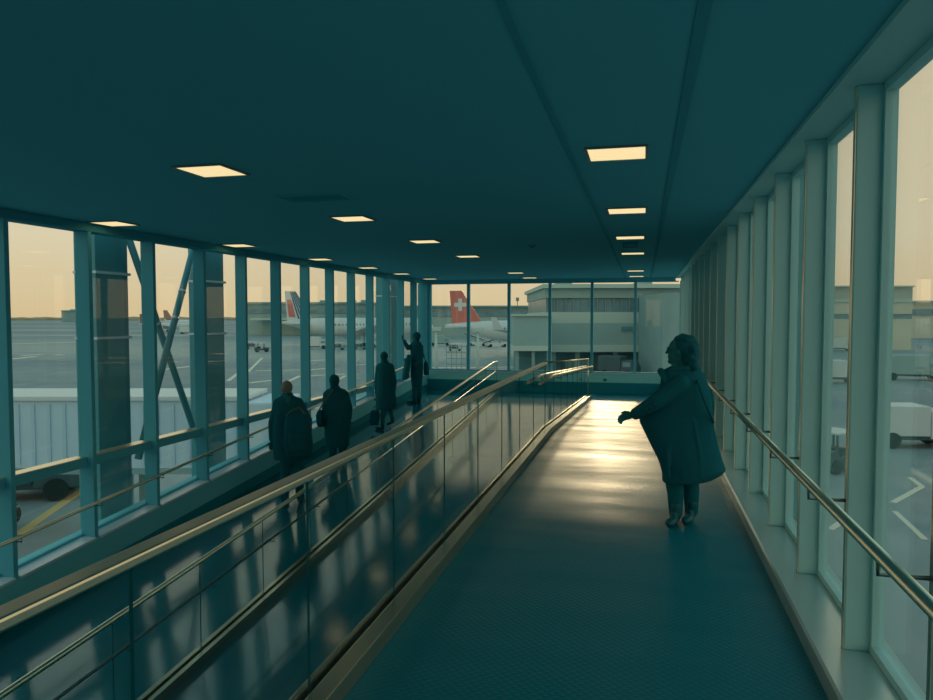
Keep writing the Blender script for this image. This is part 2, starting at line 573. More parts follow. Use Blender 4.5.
# small ceiling fittings
pv = at_z(315, 197, CEIL)
t = thing('ceiling_vent', (pv.x, pv.y, CEIL), 0, 'dark flat air vent in the ceiling between the left and middle rows of lights', 'vent')
bm = bmesh.new()
for k in range(7):
    add_box(bm, (-0.30, -0.14 + k * 0.045, -0.012), (0.30, -0.12 + k * 0.045, -0.001))
mesh_obj('grille', bm, M['seam'], t)
bm = bmesh.new()
for a, b in (((-0.33, -0.17), (0.33, -0.145)), ((-0.33, 0.175), (0.33, 0.2)), ((-0.33, -0.145), (-0.305, 0.175)), ((0.305, -0.145), (0.33, 0.175))):
    add_box(bm, (a[0], a[1], -0.014), (b[0], b[1], -0.001))
mesh_obj('frame', bm, M['ceiling'], t)
pv = at_z(532, 245, CEIL)
t = thing('smoke_detector', (pv.x, pv.y, CEIL), 0, 'small round smoke detector on the ceiling left of the right row of lights', 'smoke detector')
bm = bmesh.new()
add_tube(bm, [(0, 0, -0.001), (0, 0, -0.02), (0, 0, -0.035)], [0.06, 0.06, 0.04], 20)
mesh_obj('body', bm, M['seam'], t, smooth=False)
bm = bmesh.new()
add_tube(bm, [(0, 0, -0.036), (0, 0, -0.05)], [0.03, 0.02], 16)
mesh_obj('sensor', bm, M['base'], t)
pv = at_z(630, 243, CEIL)
t = thing('ceiling_speaker', (pv.x, pv.y, CEIL), 0, 'small dark box speaker under the ceiling among the right row of lights', 'speaker')
box('body', (-0.11, -0.06, -0.07), (0.11, 0.06, -0.001), M['base'], t, 0.01)
box('grille', (-0.09, -0.066, -0.06), (0.09, -0.061, -0.015), M['seam'], t)

# ------------------------------------------------------------------ near glass balustrade (platform edge)
PG = 1.104
joints = [1.87 * 0.92 + PG * k for k in range(-5, 9)]
joints = [y for y in joints if y < KINK - 0.3] + [KINK]
RT = 1.035
b1 = thing('glass_balustrade', (XG, 5.0, 0), label='long frameless glass balustrade with steel top rail and steel kerb beside the right walkway', cat='balustrade')
bl = b1.location


def glass_panel(par, org, x, y0, y1, zb0, zb1, zt0, zt1, th=0.004):
    bm = bmesh.new()
    pts = [(x - th, y0, zb0), (x + th, y0, zb0), (x + th, y1, zb1), (x - th, y1, zb1),
           (x - th, y0, zt0), (x + th, y0, zt0), (x + th, y1, zt1), (x - th, y1, zt1)]
    add_hull8(bm, [Vector(p) - org for p in pts])
    bm.normal_update()
    o = mesh_obj('glass_panel', bm, [M['balu'], M['edge']], par)
    for p in o.data.polygons:
        p.material_index = 0 if abs(p.normal.x) > 0.8 else 1
    return o


for y0, y1 in zip(joints, joints[1:]):
    glass_panel(b1, bl, XG, y0 + 0.003, y1 - 0.003, 0.05, 0.05, RT - 0.012, RT - 0.012)
# kerb: steel box with a channel for the glass
bm = bmesh.new()
add_box(bm, (XK0 - XG, YB + 0.05 - 5, 0.001), (-0.022, KINK - 5, 0.095), 0.005)
mesh_obj('kerb_inner', bm, M['kerb'], b1)
bm = bmesh.new()
add_box(bm, (0.022, YB + 0.05 - 5, 0.001), (XK1 + 0.001 - XG, KINK - 5, 0.10), 0.005)
mesh_obj('kerb', bm, M['kerb'], b1)
box('glazing_seal', (-0.021, YB + 0.05 - 5, 0.001), (0.021, KINK - 5, 0.049), M['edge'], b1)
bm = bmesh.new()
add_box(bm, (-0.036, YB + 0.1 - 5, RT - 0.012), (0.036, KINK - 5, RT + 0.022), 0.008)
mesh_obj('top_rail', bm, M['steel'], b1)

# descending continuation of the near balustrade
b3 = thing('glass_balustrade', (XG, 15, floorR(15)), label='shorter glass balustrade with thin top edge, going down towards the end windows', cat='balustrade')
o3 = b3.location
js = [KINK + 0.02 + 1.08 * k for k in range(9)]
js[-1] = 19.3
for y0, y1 in zip(js, js[1:]):
    glass_panel(b3, o3, XG, y0 + 0.003, y1 - 0.003, floorR(y0) + 0.05, floorR(y1) + 0.05, floorR(y0) + RT, floorR(y1) + RT)
for nm, xa, xb in (('kerb_inner', XK0, XG - 0.022), ('kerb', XG + 0.022, XK1 + 0.001)):
    bm = bmesh.new()
    ya, yb = KINK + 0.02, 19.3
    add_hull8(bm, [Vector(p) - o3 for p in ((xa, ya, floorR(ya) + .002), (xb, ya, floorR(ya) + .002), (xb, yb, floorR(yb) + .002), (xa, yb, floorR(yb) + .002),
                                            (xa, ya, floorR(ya) + .09), (xb, ya, floorR(ya) + .09), (xb, yb, floorR(yb) + .09), (xa, yb, floorR(yb) + .09))])
    mesh_obj(nm, bm, M['kerb'], b3)
tube('top_rail', [Vector((XG, KINK + 0.03, floorR(KINK) + RT + 0.012)) - o3, Vector((XG, 19.3, floorR(19.3) + RT + 0.012)) - o3], 0.013, M['steel'], b3, 10)
tube('end_post', [Vector((XG, 19.32, floorR(19.3) + 0.09)) - o3, Vector((XG, 19.32, floorR(19.3) + RT + 0.02)) - o3], 0.016, M['steel'], b3, 10)

# low handrails on either side of it
for side, lab in ((1, 'low kinked steel handrail on the walkway side of the shorter glass balustrade'),
                  (-1, 'low kinked steel handrail on the ramp side of the shorter glass balustrade')):
    xx = XG + side * 0.09
    h = thing('handrail', (xx, 12, floorR(12) + 0.84), label=lab, cat='handrail')
    hl = h.location
    ya = 9.4 if side > 0 else 9.6
    tube('rail', [Vector(q) - hl for q in ((xx, ya, 0.84), (xx, KINK - 0.1, 0.84), (xx, KINK + 0.1, 0.838), (xx, 19.6, floorR(19.6) + 0.84))], 0.024, M['steel'], h, 12)
    for y in [9.8 + 1.08 * k for k in range(9)]:
        z = floorR(y) + 0.84
        tube('bracket', [Vector(q) - hl for q in ((XG + side * 0.008, y, z - 0.06), (xx, y, z - 0.06), (xx, y, z - 0.02))], 0.008, M['steel_dark'], h, 8)

# ------------------------------------------------------------------ far balustrade along the ramp
b2 = thing('glass_balustrade', (XK2, 10, floorL(10)), label='glass balustrade with slim steel rail along the sloping ramp, farther left beside the walking people', cat='balustrade')
o2 = b2.location
js = [YB + 0.4 + 1.16 * k for k in range(22)]
js = [y for y in js if y < 19.3] + [20.2]
for y0, y1 in zip(js, js[1:]):
    glass_panel(b2, o2, XK2, y0 + 0.003, y1 - 0.003, floorL(y0) + 0.05, floorL(y1) + 0.05, floorL(y0) + 0.93, floorL(y1) + 0.93)
for nm, xa, xb in (('kerb_inner', XK2 - 0.07, XK2 - 0.022), ('kerb', XK2 + 0.022, XK2 + 0.07)):
    bm = bmesh.new()
    yy = [YB + 0.05, 19.6, 20.3]
    add_prism(bm, [(y - o2.y, floorL(y) + 0.09 - o2.z) for y in yy] + [(y - o2.y, floorL(y) + 0.001 - o2.z) for y in reversed(yy)], 'x', xa - o2.x, xb - o2.x)
    mesh_obj(nm, bm, M['kerb'], b2)
tube('top_rail', [Vector((XK2, y, floorL(y) + 0.945)) - o2 for y in (YB + 0.1, 19.6, 20.25)], 0.024, M['steel'], b2, 12)
# lower handrail on the ramp-side of it
h = thing('handrail', (XK2 + 0.09, 12, floorL(12) + 0.72), label='slim lower handrail fixed on the sloping ramp balustrade below its top rail', cat='handrail')
hl = h.location
tube('rail', [Vector((XK2 + 0.09, y, floorL(y) + 0.72)) - hl for y in (YB + 0.3, 19.5)], 0.014, M['steel_dark'], h, 10)
for y in js[1:-1]:
    z = floorL(y) + 0.72
    tube('bracket', [Vector(q) - hl for q in ((XK2 + 0.008, y + 0.1, z - 0.05), (XK2 + 0.09, y + 0.1, z - 0.05), (XK2 + 0.09, y + 0.1, z - 0.015))], 0.007, M['steel_dark'], h, 8)

# ------------------------------------------------------------------ outside steel: columns with cross bracing
XO = -7.05


def y_at_x(px, X):
    r = ray(px, 317)
    return X * r.y / r.x


cols = []
for k, (pa, pb) in enumerate(((95, 131), (206, 226))):
    ya, yb = y_at_x(pa, XO), y_at_x(pb, XO)
    cy = 0.5 * (ya + yb)
    wd = 0.5 * abs(yb - ya)
    cols.append((cy, wd))
    t = thing('steel_column', (XO, cy, -6), 0, ['wide clad steel column outside the second left window, nearest the viewer', 'clad steel column outside the fourth left window, right of the cross braces'][k], 'column', 'columns outside the left windows')
    bm = bmesh.new()
    add_box(bm, (-0.34, -wd * 0.92, 0), (0, wd * 0.62, 9.3), 0.01)
    mesh_obj('shaft', bm, M['clad_l'], t)
    bm = bmesh.new()
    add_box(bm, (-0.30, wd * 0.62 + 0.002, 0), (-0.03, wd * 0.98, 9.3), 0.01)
    mesh_obj('shaded_face', bm, M['clad'], t)  # darker copy of the cladding paints the column's less lit face
    for z in (8.30, 7.42):  # pale plates imitate the bright reflections lying across the column
        bm = bmesh.new()
        add_box(bm, (-0.35, -wd * 0.95, z), (0.015, wd * 0.985, z + 0.035))
        mesh_obj('collar', bm, M['sill'], t)
XB = XO - 0.17
def brace(p, q, lab):
    a = EYE + ray(*p) * (XB / ray(*p).x)
    b = EYE + ray(*q) * (XB / ray(*q).x)
    d = (b - a)
    a2, b2_ = a - d * 0.10, b + d * 0.03
    t = thing('cross_brace', (a2 + b2_) / 2, 0, lab, 'brace', 'cross braces outside the left windows')
    c = (a2 + b2_) / 2
    tube('tube', [a2 - c, b2_ - c], 0.05, M['clad_l'], t, 14)
    for f in (0.30, 0.42):
        s = a2.lerp(b2_, f) - c
        u = d.normalized() * 0.02
        tube('clamp', [s - u, s + u], 0.056, M['sill'], t, 14)
XB = XO + 0.12
brace((131, 245), (196, 436), 'steel brace falling from upper left to lower right outside the third left window')
XB = XO + 0.24
brace((194, 246), (140, 452), 'steel brace rising from lower left to upper right outside the third left window')
cy = y_at_x(392, XO)
t = thing('steel_column', (XO, cy, -6), 0, 'narrow clad steel column outside the far left windows, beyond the waving man', 'column', 'columns outside the left windows')
bm = bmesh.new()
add_box(bm, (-0.34, -0.4, 0), (0, 0.45, 9.3), 0.01)
mesh_obj('shaft', bm, M['clad_l'], t)
box('collar', (-0.35, -0.41, 8.3), (0.01, 0.46, 8.335), M['sill'], t)  # pale plate drawn as a reflected band, like the nearer columns

t = thing('sky_blocking_wall', (1.62, 8.6, -6), 0, 'added solid wall blocking the sky close outside the far right windows', 'wall')  # added to keep sky light off the far fins and dim their gaps
box('panel', (0, 0, 0), (0.3, 7.0, 9.6), M['clad'], t)
box('coping', (-0.04, -0.02, 9.601), (0.34, 7.04, 9.68), M['sill'], t)
# ------------------------------------------------------------------ outside ground
GZ = -6.0
gm = mat('apron_concrete', (0.26, 0.34, 0.345), 0.75, 0, 0.25)
nt = gm.node_tree
bs = nt.nodes['Principled BSDF']
tc = nt.nodes.new('ShaderNodeTexCoord')
mp = nt.nodes.new('ShaderNodeMapping')
mp.inputs['Rotation'].default_value = (0, 0, -YAW)
mp.inputs['Scale'].default_value = (0.002, 0.016, 1)
n1 = nt.nodes.new('ShaderNodeTexNoise')
n1.inputs['Scale'].default_value = 1.0
n1.inputs['Detail'].default_value = 6
rp = nt.nodes.new('ShaderNodeValToRGB')
rp.color_ramp.elements[0].position = 0.38
rp.color_ramp.elements[0].color = (0.155, 0.27, 0.335, 1)
rp.color_ramp.elements[1].position = 0.66
rp.color_ramp.elements[1].color = (0.36, 0.44, 0.435, 1)
n2 = nt.nodes.new('ShaderNodeTexNoise')
n2.inputs['Scale'].default_value = 0.35
n2.inputs['Detail'].default_value = 8
mx = nt.nodes.new('ShaderNodeMixRGB')
mx.blend_type = 'MULTIPLY'
mx.inputs['Fac'].default_value = 0.45
nt.links.new(tc.outputs['Object'], mp.inputs['Vector'])
nt.links.new(mp.outputs['Vector'], n1.inputs['Vector'])
nt.links.new(n1.outputs['Fac'], rp.inputs['Fac'])
nt.links.new(tc.outputs['Object'], n2.inputs['Vector'])
nt.links.new(rp.outputs['Color'], mx.inputs[1])
rp2 = nt.nodes.new('ShaderNodeValToRGB')
rp2.color_ramp.elements[0].position = 0.35
rp2.color_ramp.elements[0].color = (0.6, 0.6, 0.6, 1)
rp2.color_ramp.elements[1].position = 0.65
rp2.color_ramp.elements[1].color = (1, 1, 1, 1)
nt.links.new(n2.outputs['Fac'], rp2.inputs['Fac'])
nt.links.new(rp2.outputs['Color'], mx.inputs[2])
nt.links.new(mx.outputs['Color'], bs.inputs['Base Color'])
bm = bmesh.new()
add_box(bm, (-4000, -600, GZ - 1), (3000, 5000, GZ))
tag(mesh_obj('ground', bm, gm), kind='structure')

# painted markings on the apron
def strip(bm, p, q, w, z=GZ + 0.03):
    a, b = at_z(*p, GZ), at_z(*q, GZ)
    d = (b - a)
    d.z = 0
    n = Vector((-d.y, d.x, 0)).normalized() * w / 2
    add_hull8(bm, [Vector((v.x, v.y, zz)) for zz in (GZ + 0.001, z) for v in (a - n, b - n, b + n, a + n)])


bm = bmesh.new()
for p, q, w in (((22, 355.5), (42, 354.5), 1.6), ((55, 355), (62, 354.6), 1.6), ((12, 359), (36, 356.5), 1.2), ((160, 370), (190, 366.5), 0.9), ((228, 381), (240, 372), 0.5), ((248, 372), (262, 358), 0.4),
                ((250, 383), (272, 380.5), 0.7), ((256, 371), (300, 370), 0.6), ((130, 392), (240, 389), 0.9),
                ((60, 399), (250, 394), 0.5), ((310, 370), (326, 368.5), 0.9), ((310, 361), (326, 360), 1.0), ((333, 383), (345, 376), 0.4),
                ((355, 365), (420, 362), 0.6), ((285, 383), (300, 376), 0.5), ((310, 376), (345, 374), 0.7), ((270, 345), (420, 344), 0.9), ((10, 344), (80, 342), 2.0), ((10, 336), (200, 335), 3.0), ((10, 330), (120, 329.5), 5.0), ((260, 401), (330, 398), 0.5),
                ((893, 503), (922, 487), 0.25), ((922, 487), (910, 478), 0.25), ((830, 530), (845, 520), 0.25), ((895, 512), (925, 540), 0.2),
                ((430, 368), (520, 367), 1.0), ((432, 371), (470, 369), 0.8)):
    strip(bm, p, q, w)
tag(mesh_obj('road_marking', bm, M['mark']), 'white painted lines scattered over the grey apron outside', 'road marking', kind='stuff')
bm = bmesh.new()
strip(bm, (18, 535), (82, 490), 0.35)
strip(bm, (160, 470), (200, 452), 0.3)
tag(mesh_obj('yellow_line', bm, M['yellow']), 'yellow painted guide line on the apron below the first left window', 'road marking', kind='stuff')

# ------------------------------------------------------------------ far skyline
def px_box(name, x0, x1, yt, yb, d, thick, m, parent=None, org=None, rot=None):
    """box facing the viewer: pixel rectangle at camera depth d, thickness away from the viewer"""
    a = at_depth(x0, 317, d)
    b = at_depth(x1, 317, d)
    zt = EYE.z + (317 - yt) * d / F
    zb = GZ if yb is None else EYE.z + (317 - yb) * d / F
    u = (b - a)
    u.z = 0
    n = Vector((-u.y, u.x, 0)).normalized()
    pts = []
    for z in (zb, zt):
        for p in (a, b, b + n * thick, a + n * thick):
            pts.append(Vector((p.x, p.y, z)) - (org or Vector()))
    bm = bmesh.new()
    add_hull8(bm, pts)
    return mesh_obj(name, bm, m, parent)


def px_thing(name, px, d, label, cat, group=None):
    p = at_depth(px, 317, d)
    return thing(name, (p.x, p.y, GZ), 0, label, cat, group)


bm = bmesh.new()
for i in range(110):
    px = -250 + i * 11 + random.uniform(-4, 4)
    p = at_depth(px, 317, 1700 + random.uniform(-60, 60))
    r = random.uniform(40, 70)
    for sx_, hz in ((1, random.uniform(5.5, 8)),):
        res = bmesh.ops.create_icosphere(bm, subdivisions=1, radius=1.0)
        for v in res['verts']:
            v.co = Vector((p.x + v.co.x * r, p.y + v.co.y * r, GZ + 1 + v.co.z * hz))
tag(mesh_obj('distant_tree', bm, M['tree'], smooth=True), 'brown line of distant trees along the horizon', 'trees', kind='stuff')

t = px_thing('hangar', 69, 1100, 'small square building far off on the horizon, seen through the first left window', 'building')
px_box('wall', 61.5, 77.5, 311, None, 1100, 30, M['conc_d'], t, t.location)
px_box('roof', 61, 78, 310.2, 311, 1098, 34, M['conc_d'], t, t.location)
px_box('rooftop_unit', 70, 74, 309.2, 310.2, 1110, 12, M['conc'], t, t.location)

# long far terminal seen through the left windows
D = 300
t = px_thing('terminal_building', 330, D, 'long low terminal across the apron behind the striped tail', 'building')
px_box('wall', 244, 372, 303.5, None, D, 25, M['conc'], t, t.location)
px_box('roof', 243, 373, 302, 303.5, D - 2, 29, M['conc_d'], t, t.location)
px_box('window_band', 245, 371, 309, 313, D - 0.5, 0.4, M['winband'], t, t.location)
for a, b, yt in ((320, 327, 300.2), (347, 353, 299.6), (361, 366, 300)):
    px_box('roof_tower', a, b, yt, 302, D + 4, 10, M['conc_d'], t, t.location)
px_box('canopy', 250, 330, 318, 320, D - 10, 9, M['conc_l'], t, t.location)
D = 280
t = px_thing('terminal_building', 450, D, 'low grey terminal wing behind the red tail at the end windows', 'building')
px_box('wall', 375, 560, 307, None, D, 25, M['conc'], t, t.location)
px_box('roof', 374, 561, 305.5, 307, D - 2, 29, M['conc_d'], t, t.location)
px_box('window_band', 376, 559, 310, 316, D - 0.5, 0.4, M['winband'], t, t.location)
px_box('roof_sign', 516, 519, 297.5, 301, D - 1, 1, M['conc_d'], t, t.location)
px_box('sign_post', 517.2, 517.8, 301, 305.5, D - 0.6, 0.6, M['conc_d'], t, t.location)

# big terminal beyond the end wall
D = 100
t = px_thing('terminal_building', 610, D, 'large grey banded terminal building beyond the end windows on the right', 'building')
o_ = t.location
px_box('roof', 543, 760, 284, 288, D - 1.0, 32, M['conc_l'], t, o_)
px_box('upper_wall', 545, 760, 288, 298, D, 30, M['conc'], t, o_)
px_box('window_band', 546, 760, 298, 312, D + 0.4, 29, M['winband'], t, o_)
px_box('floor_band', 545, 760, 312, 323, D, 30, M['conc_l'], t, o_)
px_box('lower_wall', 545, 760, 323, 345, D, 30, M['conc'], t, o_)
px_box('base_band', 545, 760, 345, 352, D - 0.3, 30, M['conc_l'], t, o_)
px_box('undercroft', 545, 760, 352, None, D + 6, 20, M['void'], t, o_)
for a in (552, 576, 614, 640, 662):
    px_box('pillar', a, a + 4, 352, None, D + 1, 1.0, M['conc'], t, o_)
for k in range(16):
    a = 549 + 8.0 * k
    px_box('window_mullion', a, a + 0.7, 298.2, 311.8, D + 0.1, 0.28, M['conc_d'], t, o_)
px_box('sign_panel', 622, 633, 326.5, 330.5, D - 0.3, 0.28, M['void'], t, o_)
px_box('stair_tower', 663, 700, 293, None, D - 14, 12, M['conc_d'], t, o_)
px_box('rooftop_unit', 560, 572, 281.5, 284, D + 8, 8, M['conc'], t, o_)
px_box('rooftop_unit', 640, 652, 282, 284, D + 8, 8, M['conc'], t, o_)
D = 92
t = px_thing('concrete_building', 530, D, 'plain pale concrete block in front of the banded terminal', 'building')
o_ = t.location
px_box('wall', 514, 552, 316, 346, D, 6.5, M['conc'], t, o_)
px_box('parapet', 513, 553, 314, 316, D - 0.4, 7, M['conc_l'], t, o_)
px_box('base_band', 514, 552, 346, 351, D - 0.2, 6.7, M['conc_l'], t, o_)
px_box('undercroft', 516, 550, 351, None, D + 2, 4.5, M['void'], t, o_)
for a in (516, 532, 547):
    px_box('pillar', a, a + 3, 351, None, D + 0.5, 0.9, M['conc_d'], t, o_)

# building outside the right windows
D = 170
t = px_thing('terminal_building', 850, D, 'grey flat-roofed building outside the nearest right windows', 'building')
o_ = t.location
px_box('upper_floor', 800, 912, 287, 299, D, 20, M['warm_d'], t, o_)
px_box('floor_band', 798, 912, 299, 302, D - 0.5, 21, M['conc_l'], t, o_)
px_box('wall', 800, 912, 302, 314, D, 20, M['warm'], t, o_)
px_box('window_band', 800, 912, 314, 319, D + 0.4, 19, M['winband'], t, o_)
px_box('lower_wall', 800, 912, 319, None, D, 20, M['warm'], t, o_)
px_box('roof', 796, 914, 285.6, 287, D - 1, 23, M['warm'], t, o_)
D = 260
t = px_thing('terminal_building', 960, D, 'pale long building far outside the right windows, partly behind the grey one', 'building')
o_ = t.location
px_box('wall', 905, 1150, 302, None, D, 30, M['warm'], t, o_)
px_box('roof', 903, 1152, 300.5, 302, D - 2, 33, M['conc_l'], t, o_)
px_box('window_band', 907, 1148, 309, 315, D - 0.5, 0.4, M['winband'], t, o_)

# ------------------------------------------------------------------ jet bridge below the left windows
A = at_depth(-120, 317, 24)
B = at_depth(241, 317, 24)
u = B - A
Lb = u.length
ang = math.atan2(u.y, u.x)
zt = EYE.z + (317 - 398) * 24 / F
zb = EYE.z + (317 - 470) * 24 / F
t = thing('jet_bridge', (A.x, A.y, GZ), ang, 'long pale ribbed boarding bridge outside the first left windows', 'jet bridge')
bm = bmesh.new()
add_box(bm, (0, 0, zb - GZ), (Lb, 2.6, zt - GZ - 0.1), 0.03)
mesh_obj('tunnel', bm, M['bridge'], t)
bm = bmesh.new()
add_box(bm, (-0.1, -0.12, zt - GZ - 0.1), (Lb + 0.1, 2.72, zt - GZ + 0.05), 0.02)
mesh_obj('roof', bm, M['white'], t)
bm = bmesh.new()
k = 0.3
while k < Lb - 0.2:
    add_box(bm, (k, -0.05, zb - GZ + 0.15), (k + 0.10, -0.001, zt - GZ - 0.22))
    k += 0.52
mesh_obj('side_rib', bm, M['bridge_rib'], t)
box('floor_beam', (0.1, -0.06, zb - GZ - 0.18), (Lb - 0.1, 2.66, zb - GZ), M['conc_d'], t)
for x in (Lb * 0.2, Lb * 0.635):
    bm = bmesh.new()
    add_box(bm, (x, 0.4, 0.5), (x + 0.35, 0.75, zb - GZ - 0.18))
    add_box(bm, (x, 1.9, 0.5), (x + 0.35, 2.25, zb - GZ - 0.18))
    add_box(bm, (x - 0.2, 0.2, 0.45), (x + 0.55, 2.45, 0.75))
    mesh_obj('support_leg', bm, M['conc_d'], t)
    for yy in (0.25, 2.1):
        bm = bmesh.new()
        add_tube(bm, [(x + 0.17, yy, 0.45), (x + 0.17, yy + 0.3, 0.45)], 0.45, 20)
        mesh_obj('wheel', bm, M['rubber'], t)
bm = bmesh.new()
add_box(bm, (Lb + 0.11, -0.2, zb - GZ - 0.1), (Lb + 1.3, 2.8, zt - GZ - 0.15), 0.06)
mesh_obj('cab', bm, M['bridge'], t)


# ------------------------------------------------------------------ aircraft
def aircraft(px, d, heading, length, label, tail, emblem, engines=True):
    p = at_depth(px, 317, d)
    t = thing('airliner', (p.x, p.y, GZ), heading, label, 'airplane', 'parked airliners')
    k = length / 38.0
    R = 2.0 * k
    zc = 4.2 * k + (1 - k) * 0.0
    # fuselage along +x (nose at +x), tail point at x=0
    prof = [(0, .15, 1.1), (2, .55, .95), (5, 1.15, .6), (9, 1.75, .2), (13, 2.0, 0), (30, 2.0, 0), (33.5, 1.85, -.05), (36, 1.35, -.25), (37.4, .75, -.45), (38, .15, -.55)]
    bm = bmesh.new()
    rings = []
    for x, r, dz in prof:
        rings.append([bm.verts.new((x * k, r * k * math.cos(a), zc + dz * k + r * k * math.sin(a))) for a in [2 * PI * i / 24 for i in range(24)]])
    for a, b in zip(rings, rings[1:]):
        for i in range(24):
            bm.faces.new((a[i], a[(i + 1) % 24], b[(i + 1) % 24], b[i]))
    bm.faces.new(rings[0][::-1])
    bm.faces.new(rings[-1])
    fus = mesh_obj('fuselage', bm, M['white'], t, smooth=True)
    bm = bmesh.new()
    for s in (1, -1):
        for i in range(26):
            x = 9.5 + i * 0.85
            add_box(bm, (x * k, s * 1.93 * k - 0.06, zc + 0.35 * k), (x * k + 0.28 * k, s * 1.93 * k + 0.06, zc + 0.75 * k))
    mesh_obj('cabin_windows', bm, M['winband'], fus)
    # fin
    def plate(name, pts, half, m, par, axis):
        bm = bmesh.new()
        add_prism(bm, pts, axis, -half, half)
        return mesh_obj(name, bm, m, par)
    z0 = zc + 1.3 * k
    fin_pts = [(7.2 * k, z0), (3.2 * k, z0 + 6.2 * k), (0.9 * k, z0 + 6.2 * k), (1.4 * k, z0 - 0.1)]
    bm = bmesh.new()
    add_prism(bm, fin_pts, 'y', -0.14 * k, 0.14 * k)
    fin = mesh_obj('tail_fin', bm, M[tail], t)
    if emblem == 'cross':
        for s in (1, -1):
            bm = bmesh.new()
            cx, cz = 2.9 * k, z0 + 3.6 * k
            y0 = s * 0.145 * k
            y1 = s * 0.20 * k
            lo, hi = min(y0, y1), max(y0, y1)
            add_box(bm, (cx - 1.15 * k, lo, cz - 0.36 * k), (cx + 1.15 * k, hi, cz + 0.36 * k))
            add_box(bm, (cx - 0.36 * k, lo, cz + 0.36 * k), (cx + 0.36 * k, hi, cz + 1.15 * k))
            add_box(bm, (cx - 0.36 * k, lo, cz - 1.15 * k), (cx + 0.36 * k, hi, cz - 0.36 * k))
            mesh_obj('cross_emblem', bm, M['white'], fin)
    if emblem == 'stripes':
        for s in (1, -1):
            for i, mm in enumerate(('red', 'white', 'navy', 'white', 'navy', 'navy')):
                pass
            y0, y1 = sorted((s * 0.145 * k, s * 0.19 * k))

            def band(f0, f1, name, m, zlo=0.0, zhi=1.0):
                def at(f, g):
                    zz = z0 - 0.1 + (6.3 * k) * g
                    xl = 1.4 * k + (0.9 - 1.4) * k * g
                    xr = 7.2 * k + (3.2 - 7.2) * k * g
                    return (xl + (xr - xl) * f, zz)
                bm = bmesh.new()
                add_prism(bm, [at(f0, zlo), at(f1, zlo), at(f1, zhi), at(f0, zhi)], 'y', y0, y1)
                mesh_obj(name, bm, M[m], fin)
            band(0.06, 0.34, 'red_panel', 'red', 0.15, 0.72)
            for f in (0.42, 0.54, 0.66, 0.78, 0.89):
                band(f, f + 0.07, 'blue_stripe', 'navy', 0.1, 0.97)
    # stabilizers, wings
    for s in (1, -1):
        bm = bmesh.new()
        pl = [(5.2 * k, 0.5 * k), (2.4 * k, 6.3 * k), (1.1 * k, 6.3 * k), (1.6 * k, 0.4 * k)]
        add_prism(bm, [(x, s * y) for x, y in pl], 'z', zc + 0.75 * k, zc + 0.98 * k)
        mesh_obj('stabilizer', bm, M['white'], t)
        bm = bmesh.new()
        pts = [(22.5 * k, s * 1.5 * k), (12.5 * k, s * 17 * k), (11.0 * k, s * 17 * k), (14.5 * k, s * 5.5 * k), (14.0 * k, s * 1.5 * k)]
        za = [zc - 1.2 * k, zc + 0.5 * k, zc + 0.5 * k, zc - 0.7 * k, zc - 1.2 * k]
        lo = [bm.verts.new((x, y, z)) for (x, y), z in zip(pts, za)]
        hi = [bm.verts.new((x, y, z + (0.5 * k if i in (0, 4, 3) else 0.15 * k))) for i, ((x, y), z) in enumerate(zip(pts, za))]
        bm.faces.new(lo[::-1])
        bm.faces.new(hi)
        for i in range(5):
            bm.faces.new((lo[i], lo[(i + 1) % 5], hi[(i + 1) % 5], hi[i]))
        wing = mesh_obj('wing', bm, M['white'], t)
        bm = bmesh.new()
        add_prism(bm, [(12.6 * k, zc + 0.6 * k), (11.4 * k, zc + 2.6 * k), (10.6 * k, zc + 2.6 * k), (11.0 * k, zc + 0.6 * k)], 'y', s * 17 * k - 0.06, s * 17 * k + 0.06)
        mesh_obj('winglet', bm, M['white'], wing)
        bm = bmesh.new()
        add_tube(bm, [(17.5 * k, s * 5.8 * k, zc - 2.0 * k), (18.5 * k, s * 5.8 * k, zc - 2.0 * k), (21.3 * k, s * 5.8 * k, zc - 2.0 * k), (21.6 * k, s * 5.8 * k, zc - 2.0 * k)], [0.55 * k, 0.95 * k, 1.05 * k, 0.95 * k], 18)
        mesh_obj('engine', bm, M['white'], t, smooth=True)
    for x, y in ((17.5, 3.2), (17.5, -3.2), (33, 0)):
        bm = bmesh.new()
        add_box(bm, (x * k - 0.12, y * k - 0.12, 0.5), (x * k + 0.12, y * k + 0.12, zc - 1.2 * k))
        g = mesh_obj('landing_gear', bm, M['conc_d'], t)
        bm = bmesh.new()
        add_tube(bm, [(x * k, y * k - 0.35, 0.55), (x * k, y * k + 0.35, 0.55)], 0.55, 18)
        mesh_obj('wheel', bm, M['rubber'], g)
    return t


# heading: +x (nose) to the right of the picture
hd = YAW
aircraft(281, 178, hd + 0.66, 46, 'white airliner with a blue-striped and red tail seen through the left windows', 'white', 'stripes')
aircraft(445, 152, hd - 0.15, 43, 'white airliner with a red tail and white cross beyond the end windows', 'red', 'cross')
aircraft(162, 420, hd - 0.1, 38, 'distant airliner with a dull red tail behind the cross braces', 'greytail', None)
aircraft(138, 360, hd + 0.5, 30, 'distant airliner with only its tail showing left of the cross braces', 'greytail', None)


# ------------------------------------------------------------------ apron vehicles
def wheels(t, spots, r, w=0.25):
    for x, y in spots:
        bm = bmesh.new()
        add_tube(bm, [(x, y - w / 2, r), (x, y + w / 2, r)], r, 18)
        mesh_obj('wheel', bm, M['rubber'], t)


